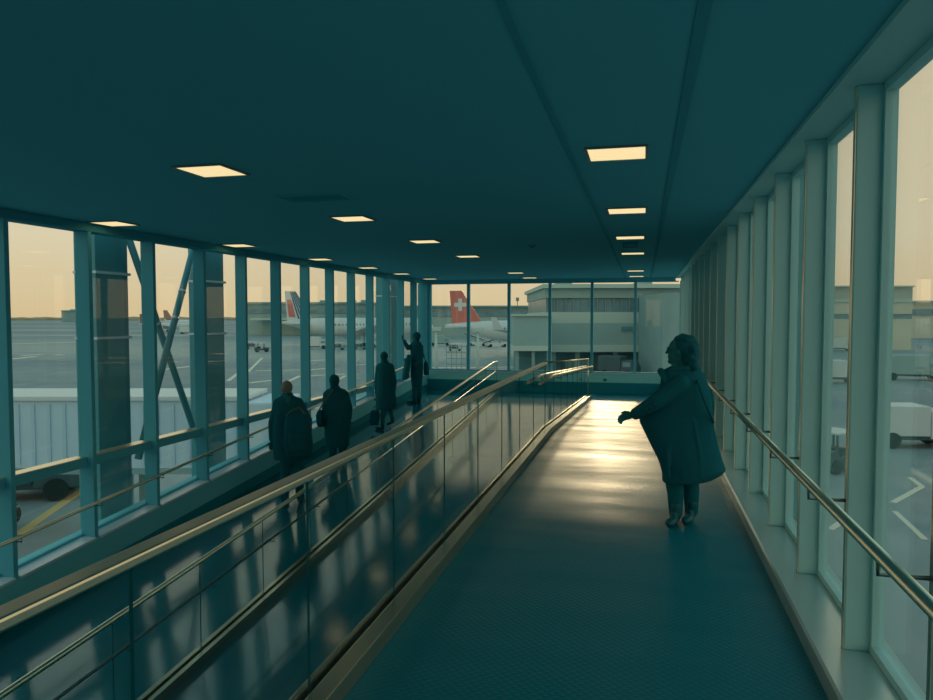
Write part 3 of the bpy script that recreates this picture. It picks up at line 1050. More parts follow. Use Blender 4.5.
def truck(p, rz, L, H, body, label, name='box_truck', cat='truck'):
    t = thing(name, (p.x, p.y, GZ), rz, label, cat, 'apron vehicles')
    bm = bmesh.new()
    add_box(bm, (-L / 2, -1.1, 0.75), (L / 2 - 1.9, 1.1, H), 0.04)
    mesh_obj('cargo_box', bm, M[body], t)
    bm = bmesh.new()
    add_prism(bm, [(L / 2 - 1.85, 0.6), (L / 2, 0.6), (L / 2, 1.35), (L / 2 - 0.45, 2.2), (L / 2 - 1.85, 2.2)], 'y', -1.05, 1.05)
    cab = mesh_obj('cab', bm, M[body], t)
    bm = bmesh.new()
    for s in (1, -1):
        add_box(bm, (L / 2 - 1.6, s * 1.06 - 0.01, 1.4), (L / 2 - 0.6, s * 1.06 + 0.01, 2.0))
    mesh_obj('window', bm, M['winband'], cab)
    box('chassis', (-L / 2, -0.9, 0.5), (L / 2 - 0.1, 0.9, 0.74), M['vehicle_dark'], t)
    wheels(t, [(-L / 2 + 1, -1), (-L / 2 + 1, 1), (L / 2 - 1, -1), (L / 2 - 1, 1)], 0.48)
    return t


def tug(p, rz, label, body='vehicle_dark'):
    t = thing('baggage_tug', (p.x, p.y, GZ), rz, label, 'tug', 'apron vehicles')
    bm = bmesh.new()
    add_prism(bm, [(-1.5, 0.35), (1.5, 0.35), (1.5, 1.0), (0.4, 1.1), (0.2, 0.8), (-0.8, 0.8), (-0.9, 1.15), (-1.5, 1.1)], 'y', -0.75, 0.75)
    mesh_obj('body', bm, M[body], t)
    bm = bmesh.new()
    for x in (-0.9, 0.45):
        for y in (-0.68, 0.68):
            add_box(bm, (x - 0.04, y - 0.04, 1.05), (x + 0.04, y + 0.04, 1.95))
    mesh_obj('roof_posts', bm, M[body], t)
    box('roof', (-1.05, -0.78, 1.951), (0.65, 0.78, 2.03), M['white'], t)
    box('seat', (-0.75, -0.45, 0.801), (-0.3, 0.45, 1.2), M['rubber'], t)
    wheels(t, [(-1, -0.7), (-1, 0.7), (1, -0.7), (1, 0.7)], 0.36)
    return t


def cart(p, rz, label):
    t = thing('baggage_cart', (p.x, p.y, GZ), rz, label, 'cart', 'apron vehicles')
    box('bed', (-1.5, -0.75, 0.45), (1.5, 0.75, 0.6), M['conc_d'], t)
    bm = bmesh.new()
    for x in (-1.45, 0, 1.45):
        for y in (-0.7, 0.7):
            add_box(bm, (x - 0.03, y - 0.03, 0.6), (x + 0.03, y + 0.03, 1.7))
    mesh_obj('cage_posts', bm, M['conc_d'], t)
    box('roof', (-1.52, -0.77, 1.701), (1.52, 0.77, 1.76), M['white'], t)
    box('load', (-1.3, -0.6, 0.601), (0.7, 0.6, 1.35), M['vehicle_dark'], t, 0.05)
    wheels(t, [(-1, -0.65), (-1, 0.65), (1, -0.65), (1, 0.65)], 0.28, 0.15)
    return t


def belt_loader(p, rz, label):
    t = thing('belt_loader', (p.x, p.y, GZ), rz, label, 'belt loader', 'apron vehicles')
    bm = bmesh.new()
    add_prism(bm, [(-3, 0.4), (2.6, 0.4), (2.6, 1.0), (-3, 1.0)], 'y', -0.9, 0.9)
    mesh_obj('chassis', bm, M['white'], t)
    bm = bmesh.new()
    add_prism(bm, [(-3.6, 1.0), (3.8, 3.2), (3.8, 3.45), (-3.6, 1.25)], 'y', -0.45, 0.45)
    mesh_obj('belt', bm, M['vehicle_dark'], t)
    for y in (-0.5, 0.5):
        tube('side_rail', [(-3.6, y, 1.5), (3.8, y, 3.75)], 0.05, M['white'], t, 8)
    bm = bmesh.new()
    add_prism(bm, [(0.6, 1.0), (0.6, 2.0), (0.9, 2.0), (0.9, 1.0)], 'y', -0.3, 0.3)
    mesh_obj('lift_strut', bm, M['conc_d'], t)
    wheels(t, [(-2, -0.85), (-2, 0.85), (1.8, -0.85), (1.8, 0.85)], 0.4)
    return t


def G(px, py):
    return at_z(px, py, GZ)


truck(G(30, 497), YAW + 0.25, 4.6, 1.9, 'vehicle_dark', 'dark service vehicle parked below the boarding bridge at the first left window', 'service_van', 'van')
tug(G(68, 484), YAW + 0.1, 'small dark baggage tug with a pale roof under the boarding bridge')
truck(G(316, 349), YAW, 6, 3.0, 'white', 'white box truck beside the left airliner, between two far left windows')
cart(G(338, 350), YAW, 'baggage cart near the white airliner, just right of the white box truck')
cart(G(360, 349.5), YAW, 'baggage cart near the white airliner, farther right along the apron')
tug(G(376, 349), YAW + 0.2, 'small tug on the apron left of the man with raised arm')
tug(G(262, 352), YAW + 0.1, 'small dark tug beside the striped tail through the fifth left window')
cart(G(252, 349), YAW + 0.1, 'baggage cart left of the dark tug through the fifth left window')
truck(G(188, 334), YAW, 7, 3.2, 'white', 'far white truck on the apron right of the cross braces', 'box_truck')
belt_loader(G(497, 347), YAW + 0.3, 'belt loader tilted up beside the red-tailed airliner')
belt_loader(G(478, 346), YAW + 2.7, 'belt loader behind the white mast near the red-tailed airliner')
truck(G(440, 346), YAW, 6, 2.8, 'conc', 'grey box truck under the tailplane of the red-tailed airliner')
cart(G(520, 349), YAW, 'baggage cart in front of the plain concrete block')
cart(G(455, 351), YAW, 'baggage cart in front of the grey box truck near the red tail')
truck(G(619, 377), YAW - 0.6, 5.0, 2.7, 'vehicle_dark', 'dark box truck parked in front of the big banded terminal')
truck(G(838, 351), YAW - 0.2, 6.5, 3.0, 'white', 'white box truck outside the second right window, farthest of the pair')
truck(G(835, 383), YAW - 0.1, 5.6, 2.7, 'white', 'white van outside the second right window, nearer of the pair', 'delivery_van', 'van')
truck(G(912, 380), YAW - 0.2, 7, 3.1, 'conc', 'grey box truck outside the nearest right window, behind the white truck')
truck(G(910, 446), YAW - 0.1, 5.0, 2.5, 'white', 'white truck outside the nearest right window above the painted arrow')
tug(G(838, 470), YAW + 0.4, 'small dark tug outside the second right window below the white van')
# two white masts and a fence just outside the end windows
for k, (px, top, lab) in enumerate(((436, 331, 'pale slender mast outside the leftmost end window'), (478, 332, 'pale slender mast outside the second end window in front of the airliner'))):
    d = 88
    p = at_depth(px, 317, d)
    t = thing('light_mast', (p.x, p.y, GZ), 0, lab, 'mast', 'apron masts')
    hz = EYE.z + (317 - top) * d / F - GZ
    tube('pole', [(0, 0, 0), (0, 0, hz * 0.6), (0, 0, hz)], [0.28, 0.2, 0.13], M['conc_l'], t, 12)
    box('base', (-0.6, -0.6, 0), (0.6, 0.6, 0.7), M['conc_l'], t, 0.05)
    box('lamp_head', (-0.6, -0.3, hz), (0.6, 0.3, hz + 0.5), M['conc_l'], t, 0.05)
t = px_thing('fence', 456, 84, 'grey post and rail fence outside the leftmost end window', 'fence')
o_ = t.location
for a in (446, 451, 456, 461, 466):
    px_box('post', a, a + 0.8, 345, None, 84, 0.12, M['conc_d'], t, o_)
for yy in (346, 352, 358, 364, 370):
    px_box('rail', 446, 467, yy, yy + 0.7, 84.2, 0.06, M['conc_d'], t, o_)

# ------------------------------------------------------------------ people
def caps(bm, p0, r0, p1, r1, n=14, sq=None):
    """closed tapered capsule between two points"""
    p0, p1 = Vector(p0), Vector(p1)
    d = (p1 - p0)
    L = d.length
    d.normalize()
    a = Vector((0, 0, 1)) if abs(d.z) < 0.9 else Vector((1, 0, 0))
    u = d.cross(a).normalized()
    w = u.cross(d).normalized()
    prof = []
    for k in range(1, 5):
        t = -PI / 2 + k * PI / 8 if k < 4 else 0.0
        prof.append((math.sin(t) * r0, math.cos(t) * r0))
    for k in range(1, 4):
        t = k * PI / 8
        prof.append((L + math.sin(t) * r1, math.cos(t) * r1))
    prof.insert(4, (L, r1))
    rings = []
    for s, r in prof:
        rings.append([bm.verts.new(p0 + d * s + (u * math.cos(t) + w * math.sin(t)) * r) for t in [2 * PI * k / n for k in range(n)]])
    b0 = bm.verts.new(p0 - d * r0)
    b1 = bm.verts.new(p1 + d * r1)
    for A_, B_ in zip(rings, rings[1:]):
        for k in range(n):
            bm.faces.new((A_[k], A_[(k + 1) % n], B_[(k + 1) % n], B_[k]))
    for k in range(n):
        bm.faces.new((rings[0][(k + 1) % n], rings[0][k], b0))
        bm.faces.new((rings[-1][k], rings[-1][(k + 1) % n], b1))


def chain(bm, pts, n=14):
    """pts = [(point, radius), ...] joined by tapered capsules"""
    for (p, r), (q, s) in zip(pts, pts[1:]):
        caps(bm, p, r, q, s, n)


def ell(bm, c, rad, rot=None, axes=None):
    c = Vector(c)
    res = bmesh.ops.create_uvsphere(bm, u_segments=20, v_segments=14, radius=1.0)
    for v in res['verts']:
        q = Vector((v.co.x * rad[0], v.co.y * rad[1], v.co.z * rad[2]))
        if axes:
            q = axes[0] * q.x + axes[1] * q.y + axes[2] * q.z
        v.co = c + q


def remeshed(name, bm, m, parent, voxel, smooth=4):
    bmesh.ops.recalc_face_normals(bm, faces=bm.faces[:])
    me = bpy.data.meshes.new('tmp')
    bm.to_mesh(me)
    bm.free()
    o = bpy.data.objects.new('tmp', me)
    COL.objects.link(o)
    r = o.modifiers.new('r', 'REMESH')
    r.mode = 'VOXEL'
    r.voxel_size = voxel
    r.use_smooth_shade = True
    s = o.modifiers.new('s', 'SMOOTH')
    s.factor = 0.5
    s.iterations = smooth
    dg = bpy.context.evaluated_depsgraph_get()
    me2 = bpy.data.meshes.new_from_object(o.evaluated_get(dg), depsgraph=dg)
    bpy.data.objects.remove(o)
    bpy.data.meshes.remove(me)
    me2.name = name
    me2.materials.clear()
    me2.materials.append(m)
    for p in me2.polygons:
        p.use_smooth = True
    ob = bpy.data.objects.new(name, me2)
    return link(ob, parent)


def loft(bm, rings, n=28, power=2.4):
    """rings: (centre Vector, half width a along U, half depth b along V, U, V)"""
    R = []
    for c, a, b, U, V in rings:
        ring = []
        for k in range(n):
            t = 2 * PI * k / n
            ct, st = math.cos(t), math.sin(t)
            ring.append(bm.verts.new(c + U * (math.copysign(abs(ct) ** (2 / power), ct) * a) + V * (math.copysign(abs(st) ** (2 / power), st) * b)))
        R.append(ring)
    for A_, B_ in zip(R, R[1:]):
        for k in range(n):
            bm.faces.new((A_[k], A_[(k + 1) % n], B_[(k + 1) % n], B_[k]))
    bm.faces.new(R[0][::-1])
    bm.faces.new(R[-1])


class Fig:
    """local frame: u to the picture's right, v away from the viewer, z up; figure units taken from picture pixels"""
    def __init__(self, px, py, floor_fn, label, h_px=None, v0=0.0):
        r = ray(px, py)
        t = 1.0
        for _ in range(60):
            p = EYE + r * t
            t = (floor_fn(p.y) - EYE.z) / r.z
        self.p = EYE + r * t
        self.s = t / F
        self.px, self.py = px, py
        self.U = Vector((r.y, -r.x, 0)).normalized()
        self.V = Vector((r.x, r.y, 0)).normalized()
        self.o = thing('person', self.p, 0, label, 'person')
        print('FIG', label[:30], [round(c, 2) for c in self.p], 'm/px', round(self.s, 4))

    def __call__(self, x, y, v=0.0):
        return self.U * ((x - self.px) * self.s) + self.V * v + Vector((0, 0, (self.py - y) * self.s))

    def ring(self, y, x0, x1, b, v=0.0, tilt=0.0):
        c = self(0.5 * (x0 + x1), y, v)
        U = (self.U * math.cos(tilt) + Vector((0, 0, 1)) * math.sin(tilt))
        return (c, 0.5 * (x1 - x0) * self.s, b, U, self.V)

    def w(self, x, y, v=0.0):
        return self.p + self(x, y, v)


def hand(bm, wrist, d, palm_n, side, k=1.0, curl=0.35):
    """palm and five separate bent fingers; d = pointing direction, palm_n = palm normal"""
    d = Vector(d).normalized()
    palm_n = Vector(palm_n).normalized()
    w = d.cross(palm_n).normalized() * side
    palm = wrist + d * 0.045 * k
    ell(bm, palm, (0.05 * k, 0.040 * k, 0.016 * k), axes=(d, w, palm_n))
    for i, (off, ln) in enumerate(((-0.030, 0.060), (-0.010, 0.072), (0.010, 0.078), (0.030, 0.068))):
        b = wrist + (d * 0.082 + w * off) * k
        m1 = b + (d * math.cos(curl) + palm_n * math.sin(curl)) * ln * 0.5 * k
        m2 = m1 + (d * math.cos(curl * 2.4) + palm_n * math.sin(curl * 2.4)) * ln * 0.5 * k
        chain(bm, [(b - d * 0.02 * k, 0.0095 * k), (b, 0.0092 * k), (m1, 0.0085 * k), (m2, 0.0072 * k)], 8)
    b = wrist + (d * 0.03 + w * 0.036) * k
    m1 = b + (d * 0.6 + w * 0.65 + palm_n * 0.25).normalized() * 0.036 * k
    m2 = m1 + (d * 0.85 + w * 0.25 + palm_n * 0.45).normalized() * 0.028 * k
    chain(bm, [(b - w * 0.015 * k, 0.012 * k), (b, 0.0115 * k), (m1, 0.010 * k), (m2, 0.0085 * k)], 8)


def head(bm, c, h, face, up=Vector((0, 0, 1))):
    """head of height h centred at c looking along face"""
    f = Vector(face).normalized()
    sd = f.cross(up).normalized()
    upv = sd.cross(f).normalized()
    ax = (f, sd, upv)
    ell(bm, c + upv * 0.06 * h - f * 0.03 * h, (0.42 * h, 0.33 * h, 0.42 * h), axes=ax)
    ell(bm, c - upv * 0.20 * h + f * 0.10 * h, (0.29 * h, 0.26 * h, 0.29 * h), axes=ax)
    # nose, brow, lips, chin
    caps(bm, c + f * 0.36 * h + upv * 0.04 * h, 0.035 * h, c + f * 0.45 * h - upv * 0.10 * h, 0.05 * h, 10)
    ell(bm, c + f * 0.33 * h + upv * 0.10 * h, (0.07 * h, 0.22 * h, 0.04 * h), axes=ax)
    ell(bm, c + f * 0.355 * h - upv * 0.22 * h, (0.05 * h, 0.10 * h, 0.028 * h), axes=ax)
    ell(bm, c + f * 0.345 * h - upv * 0.26 * h, (0.05 * h, 0.09 * h, 0.03 * h), axes=ax)
    ell(bm, c + f * 0.30 * h - upv * 0.41 * h, (0.09 * h, 0.10 * h, 0.08 * h), axes=ax)
    for s in (1, -1):
        ell(bm, c + sd * s * 0.32 * h - f * 0.03 * h, (0.08 * h, 0.04 * h, 0.13 * h), axes=ax)
    return ax


def eyes(fig, c, h, ax):
    for s in (1, -1):
        bm = bmesh.new()
        ell(bm, c + ax[0] * 0.34 * h + ax[1] * s * 0.14 * h + ax[2] * 0.03 * h, (0.035 * h,) * 3)
        mesh_obj('eye', bm, M['shoe'], fig.o, smooth=True)


def shoe(fig, heel, toe, k=1.0, heel_h=0.0):
    bm = bmesh.new()
    d = (toe - heel)
    L = d.length
    d.normalize()
    sd = d.cross(Vector((0, 0, 1))).normalized()
    ax = (d, sd, sd.cross(d))
    ell(bm, heel + d * 0.05 + Vector((0, 0, 0.045 + heel_h)), (0.055, 0.036, 0.05), axes=ax)
    ell(bm, heel + d * L * 0.62 + Vector((0, 0, 0.036 + heel_h * 0.3)), (L * 0.44, 0.043, 0.036), axes=ax)
    caps(bm, heel + d * 0.04 + Vector((0, 0, 0.05 + heel_h)), 0.043, heel + d * 0.04 + Vector((0, 0, 0.13 + heel_h)), 0.047, 12)
    if heel_h:
        caps(bm, heel + d * 0.03 + Vector((0, 0, 0.012)), 0.012, heel + d * 0.03 + Vector((0, 0, 0.04 + heel_h)), 0.02, 10)
    caps(bm, heel + d * 0.02 + Vector((0, 0, 0.011)), 0.011, toe + Vector((0, 0, 0.011)) - d * 0.02, 0.011, 10)
    return remeshed('shoe', bm, M['shoe'], fig.o, 0.007, 3)


UP = Vector((0, 0, 1))
# ---- woman on the right walkway: seen in profile, long coat held out to the left
f = Fig(683, 522, floorR, 'woman in glasses with a long dark coat flared out, standing on the right walkway')
s = f.s
bm = bmesh.new()
hc = f(677.5, 350.5, 0)
hh = 0.235
ax = head(bm, hc, hh, (f.U * -1.0 + f.V * 0.12) + UP * 0.05)
chain(bm, [(f(680, 352), 0.055), (f(683, 366), 0.052), (f(684, 376), 0.07)])
chain(bm, [(f(674, 362), 0.04), (f(677, 372), 0.055)])
chain(bm, [(f(684, 380), 0.13), (f(684, 400), 0.135), (f(685, 425), 0.13), (f(685, 440), 0.15)])           # trunk
chain(bm, [(f(680, 381, -0.14), 0.062), (f(684, 378), 0.07), (f(689, 381, 0.14), 0.062)])                      # shoulders
chain(bm, [(f(680, 381, -0.14), 0.055), (f(657, 398, -0.20), 0.044), (f(634, 414.0, -0.16), 0.027)])           # left arm reaching out
chain(bm, [(f(689, 381, 0.14), 0.055), (f(700, 402, 0.16), 0.044), (f(697, 424, 0.02), 0.028)])                # other arm at the bag
for dx, v, kx in ((-7, -0.05, 0), (8, 0.06, 0)):
    chain(bm, [(f(684 + dx * 0.55, 440, v * 1.6), 0.095), (f(681 + dx, 478, v), 0.062), (f(682.5 + dx, 490, v), 0.058), (f(683 + dx, 515, v + 0.01), 0.040), (f(681 + dx, 518, v), 0.04)])
dh = (f(625, 416.5, -0.15) - f(634, 414, -0.16))
hand(bm, f(635, 413.5, -0.16), dh, f.V * -0.8 + Vector((0, 0, -0.6)), 1, 1.0, 0.55)
hand(bm, f(697, 423, 0.02), Vector((0, 0, -1)) - f.U * 0.1, f.V * -1, 1, 0.9, 0.7)
remeshed('body', bm, M['skin'], f.o, 0.0055, 2)
eyes(f, hc, hh, ax)
# hair: shoulder-length waves behind the face
bm = bmesh.new()
ell(bm, f(682.3, 347), (0.100, 0.098, 0.100), axes=(f.U, f.V, UP))
chain(bm, [(f(685, 346), 0.09), (f(686.5, 357), 0.082), (f(688, 367), 0.065), (f(692, 373), 0.03)])
random.seed(3)
for k in range(80):
    t = random.random()
    a = random.uniform(-1.0, 1.0)
    c = f(682 + 6 * t + random.uniform(0, 7.5), 338.5 + 33 * t, a * 0.10)
    ell(bm, c, (random.uniform(0.018, 0.030),) * 3)
chain(bm, [(f(674.5, 338.5, -0.03), 0.02), (f(680, 336.8), 0.03), (f(688, 339.5), 0.035)])
remeshed('hair', bm, M['hair'], f.o, 0.007, 1)
# spectacles
g = bmesh.new()
fc = hc + ax[0] * 0.40 * hh + ax[2] * 0.03 * hh
for sgn in (1, -1):
    cc = fc + ax[1] * sgn * 0.15 * hh
    ringpts = [cc + ax[1] * math.cos(t) * 0.024 + ax[2] * math.sin(t) * 0.019 for t in [2 * PI * k / 20 for k in range(21)]]
    add_tube(g, ringpts, 0.0022, 6, cap=False)
    add_tube(g, [cc + ax[1] * sgn * 0.024, hc + ax[1] * sgn * 0.34 * hh - ax[0] * 0.02 * hh + ax[2] * 0.03 * hh], 0.0022, 6)
add_tube(g, [fc + ax[1] * 0.012, fc - ax[1] * 0.012], 0.002, 6)
gl = mesh_obj('glasses', g, M['shoe'], f.o, smooth=True)
g = bmesh.new()
for sgn in (1, -1):
    cc = fc + ax[1] * sgn * 0.15 * hh
    ell(g, cc, (0.002, 0.022, 0.017), axes=ax)
mesh_obj('lens', g, M['lens'], gl, smooth=True)
# coat: follows the silhouette, swinging out to the left below the arm and to the right at the hem
bm = bmesh.new()
rs = []
for y, x0, x1, b, v, tl in ((366, 671, 694, 0.075, 0, 0.1), (370, 661, 698, 0.12, 0, 0.0), (377, 660, 703, 0.17, 0, 0), (386, 659, 706, 0.185, 0, 0), (396, 653, 708, 0.185, 0, 0),
                            (406, 645, 709, 0.18, 0, 0), (415, 638, 710, 0.17, 0, 0), (424, 640, 711, 0.17, 0, 0), (436, 646, 713.5, 0.18, 0, 0), (448, 652, 716.5, 0.19, 0, 0),
                            (460, 658.5, 720, 0.20, 0, 0.02), (470, 662, 723, 0.205, 0, 0.10), (476, 662, 719, 0.205, 0, 0.16), (479, 664, 712, 0.20, 0, 0.14)):
    rs.append(f.ring(y, x0, x1, b, v, tl))
loft(bm, rs, 32, 2.2)
chain(bm, [(f(679, 382, -0.15), 0.078), (f(657, 399, -0.20), 0.066), (f(637, 412.5, -0.165), 0.05)])
chain(bm, [(f(689, 382, 0.15), 0.078), (f(702, 403, 0.17), 0.066), (f(699, 420, 0.05), 0.05)])
for k, xx in enumerate((668, 682, 698)):
    chain(bm, [(f(xx * 0.5 + 684 * 0.5, 415, -0.150), 0.010), (f(xx, 450, -0.178), 0.014), (f(xx + 1, 472, -0.192), 0.016)])
coat = remeshed('coat', bm, M['cloth'], f.o, 0.009, 3)
bm = bmesh.new()
for sgn in (-1, 1):
    chain(bm, [(f(664, 371.5, sgn * 0.03), 0.02), (f(670, 369, sgn * 0.085), 0.022), (f(684, 367.5, sgn * 0.105), 0.026), (f(695, 368.5, 0.0), 0.03)])
chain(bm, [(f(660, 371, -0.04), 0.03), (f(667, 381, -0.12), 0.03), (f(668, 394, -0.165), 0.016)])
remeshed('collar', bm, M['cloth2'], coat, 0.008, 2)
bm = bmesh.new()
for (x, y) in ((655, 401), (651.5, 404), (648, 406.5)):
    ell(bm, f(x, y, -0.262), (0.011, 0.006, 0.011), axes=(f.U, f.V, UP))
mesh_obj('cuff_button', bm, M['shoe'], coat, smooth=True)
# trousers
bm = bmesh.new()
for dx, v in ((-7, -0.05), (8, 0.06)):
    chain(bm, [(f(684 + dx * 0.55, 446, v * 1.6), 0.10), (f(681 + dx, 478, v), 0.076), (f(682.5 + dx, 492, v), 0.068), (f(683 + dx, 512, v + 0.01), 0.056)])
remeshed('trousers', bm, M['cloth2'], f.o, 0.009, 3)
for dx, v in ((-7, -0.05), (8, 0.06)):
    h0 = f(684.5 + dx, 522, v + 0.02)
    t0 = f(678 + dx, 522, v - 0.16)
    h0.z = t0.z = 0.002
    shoe(f, h0, h0 + (t0 - h0).normalized() * 0.235, 1, 0.02)
WOMAN = f
# shoulder bag carried behind her
b = thing('shoulder_bag', f.w(706, 430, 0.10), 0, 'dark shoulder bag hanging behind the back of the woman in glasses', 'bag')
bo = f.w(706, 430, 0.10)
bm = bmesh.new()
rs = []
for y, x0, x1, dep in ((391, 704, 709.5, 0.05), (396, 702.5, 711, 0.08), (408, 702, 712.5, 0.095), (418, 703, 712, 0.095), (423, 704, 710.5, 0.07)):
    c, a_, b_, U_, V_ = f.ring(y, x0, x1, dep, 0.30)
    rs.append((c + f.p - bo, a_, b_, U_, V_))
loft(bm, rs, 24, 3.2)
remeshed('pouch', bm, M['bag'], b, 0.008, 2)
bm = bmesh.new()
add_tube(bm, [f.w(x, y, v) - bo for x, y, v in ((706, 393, 0.30), (700, 381, 0.27), (693, 370, 0.20), (690, 369.5, 0.13), (695, 380, -0.19), (700, 395, -0.235), (705.5, 408, -0.20), (710, 420, -0.05), (711, 420, 0.2))], 0.009, 8)
mesh_obj('strap', bm, M['bag'], b, smooth=True)


def walker(f, spec):
    """generic standing or walking figure, seen from behind; every number in picture pixels"""
    s = f.s
    face = f.U * spec.get('fx', 0.3) + f.V * spec.get('fy', 1.0)
    hx, hy, hhp = spec['head']
    hh = hhp * s
    hc = f(hx, hy)
    vox = spec.get('vox', 0.011)
    bm = bmesh.new()
    ax = head(bm, hc, hh, face)
    nx, ny = spec['neck']
    chain(bm, [(f(hx, hy + hhp * 0.2), 0.056), (f(nx, ny), 0.06)])
    sl, sr = spec['shoulders']
    hip = spec['hip']
    chain(bm, [(f(*sl), 0.065), (f(nx, ny + 1.5), 0.075), (f(*sr), 0.065)])
    chain(bm, [(f(nx, ny + 4), 0.14), (f((nx + hip[0]) / 2, (ny + hip[1]) / 2), 0.135), (f(*hip), 0.155)])
    for arm in spec['arms']:
        a, b_, c = [f(*p) for p in arm[:3]]
        chain(bm, [(a, 0.055), (b_, 0.044), (c, 0.030)])
        d = (c - b_) if len(arm) < 4 else (f(*arm[3]) - c)
        hand(bm, c, d, f.V * -1 + f.U * 0.2, 1 if arm[2][0] < nx else -1, 1.05, spec.get('curl', 0.6))
    for leg in spec['legs']:
        h_, k_, a_ = [f(*p) for p in leg[:3]]
        chain(bm, [(h_, 0.095), (k_, 0.062), (k_.lerp(a_, 0.3), 0.058), (a_, 0.042)])
    remeshed('body', bm, M['skin'], f.o, vox * 0.75, 2)
    eyes(f, hc, hh, ax)
    # hair
    bm = bmesh.new()
    ell(bm, hc + ax[2] * 0.10 * hh - ax[0] * 0.08 * hh, (0.43 * hh, 0.37 * hh, 0.42 * hh), axes=ax)
    hl = spec.get('hair_len', 0.1)
    chain(bm, [(hc - ax[0] * 0.12 * hh, 0.34 * hh), (hc - ax[0] * 0.14 * hh - ax[2] * (0.15 + hl) * hh, 0.28 * hh)])
    remeshed('hair', bm, M[spec.get('hair', 'hair')], f.o, 0.011, 2)
    # coat
    bm = bmesh.new()
    loft(bm, [f.ring(y, x0, x1, d, v) for y, x0, x1, d, v in spec['coat']], 28, 2.3)
    for arm in spec['arms']:
        a, b_, c = [f(*p) for p in arm[:3]]
        chain(bm, [(a, 0.078), (b_, 0.064), (b_.lerp(c, 0.88), 0.05)])
    coat = remeshed('coat', bm, M[spec.get('cloth', 'cloth')], f.o, vox, 3)
    bm = bmesh.new()
    y0 = spec['coat'][0][0]
    chain(bm, [(f(nx - 4 * 0.022 / s * 0.6, y0, 0.03), 0.035), (f(nx, y0 - 0.2, -0.07), 0.04), (f(nx + 4 * 0.022 / s * 0.6, y0, 0.03), 0.035)])
    remeshed('collar', bm, M['cloth2'], coat, 0.011, 2)
    # trousers and shoes
    bm = bmesh.new()
    for leg in spec['legs']:
        h_, k_, a_ = [f(*p) for p in leg[:3]]
        chain(bm, [(h_, 0.105), (k_, spec.get('kw', 0.078)), (a_ + UP * 0.03, spec.get('aw', 0.066))])
    remeshed('trousers', bm, M['cloth2'], f.o, vox, 3)
    for leg in spec['legs']:
        a_ = f(*leg[2])
        dirv = f.U * leg[3][0] + f.V * leg[3][1]
        dirv.normalize()
        heel = a_ - dirv * 0.05
        fl = spec['floor'](f.p.y + heel.y) - f.p.z
        lift = leg[4] if len(leg) > 4 else 0.0
        heel.z = fl + lift
        toe = heel + dirv * 0.27
        toe.z = spec['floor'](f.p.y + toe.y) - f.p.z + (lift * 0.3)
        shoe(f, heel + UP * 0.003, toe + UP * 0.003)
    return coat


# ---- nearest walker, fair hair, carrying a rucksack
def onramp(y):
    return floorL(y)


fig1 = Fig(291, 506, onramp, 'fair-haired person in a dark jacket wearing a rucksack, nearest the camera on the ramp')
walker(fig1, dict(head=(288.5, 388, 15.5), neck=(289, 398), shoulders=((280, 401), (299, 401)), hip=(292, 446), hair='hair_fair', hair_len=-0.05,
                  arms=[((280, 402), (274, 422), (273.5, 440), (272.5, 447)), ((299, 402), (308.5, 420), (309, 440), (308, 447))],
                  legs=[((287, 446), (286, 474), (285, 500), (0.2, 1)), ((298, 446), (299, 472), (300, 500, 0.12), (0.2, 1))],
                  coat=((394.5, 284, 294, 0.07, 0), (398, 278, 300, 0.12, 0), (404, 275, 305, 0.15, 0), (416, 274.5, 308, 0.17, 0), (430, 273.5, 309, 0.18, 0), (445, 274, 311, 0.19, 0), (458, 275, 312, 0.19, 0)),
                  floor=onramp))
f = fig1
bo = f.w(298, 432, -0.30)
b = thing('rucksack', bo, 0, 'bulky dark rucksack with pale straps on the fair-haired person', 'bag')
bm = bmesh.new()
loft(bm, [(c + f.p - bo, a_, b_, U_, V_) for c, a_, b_, U_, V_ in (f.ring(408, 293, 303, 0.06, -0.28), f.ring(412, 287, 308, 0.10, -0.29), f.ring(425, 285, 311, 0.13, -0.31), f.ring(440, 284.5, 312.5, 0.14, -0.31), f.ring(452, 287, 312, 0.12, -0.30))], 26, 3.4)
remeshed('pack', bm, M['bag'], b, 0.012, 3)
bm = bmesh.new()
loft(bm, [(c + f.p - bo, a_, b_, U_, V_) for c, a_, b_, U_, V_ in (f.ring(428, 290, 307, 0.04, -0.43), f.ring(432, 289, 308, 0.05, -0.44), f.ring(446, 290, 308, 0.05, -0.43))], 24, 3.4)
remeshed('front_pocket', bm, M['bag'], b, 0.012, 2)
for pts in (((287, 412, -0.36), (293, 407, -0.37), (300, 404.5, -0.36)), ((300, 404.5, -0.36), (304, 410, -0.36), (308, 416, -0.34))):
    tube('strap', [f.w(*p) - bo for p in pts], 0.012, M['strap'], b, 8)

# ---- second walker with a bag at the left hip
fig2 = Fig(338, 466, onramp, 'person in a straight dark coat seen from behind, right of the fair-haired one')
fig2_spec = dict(head=(335.5, 381, 13.8), neck=(336, 390), shoulders=((328, 393), (345, 393)), hip=(338, 424), hair='hair', hair_len=0.25,
                 arms=[((328, 394), (326, 408, -0.02), (325, 420, -0.05), (324, 425)), ((345, 394), (349.5, 408), (349, 420, -0.05), (349, 426))],
                 legs=[((333.5, 424), (333, 443), (333, 461), (0.2, 1)), ((342.5, 424), (343, 443), (343, 461, 0.1), (0.2, 1))],
                 coat=((387, 332, 340, 0.07, 0), (389.5, 327, 346, 0.12, 0), (395, 325.5, 348.5, 0.15, 0), (408, 325.5, 350, 0.16, 0), (422, 325, 351, 0.18, 0), (436, 325, 350, 0.19, 0), (446, 326, 349, 0.19, 0)),
                 floor=onramp)
walker(fig2, fig2_spec)
f = fig2
bo = f.w(321.5, 417, -0.1)
b = thing('shoulder_bag', bo, 0, 'dark bag at the left hip of the person in the straight coat', 'bag')
bm = bmesh.new()
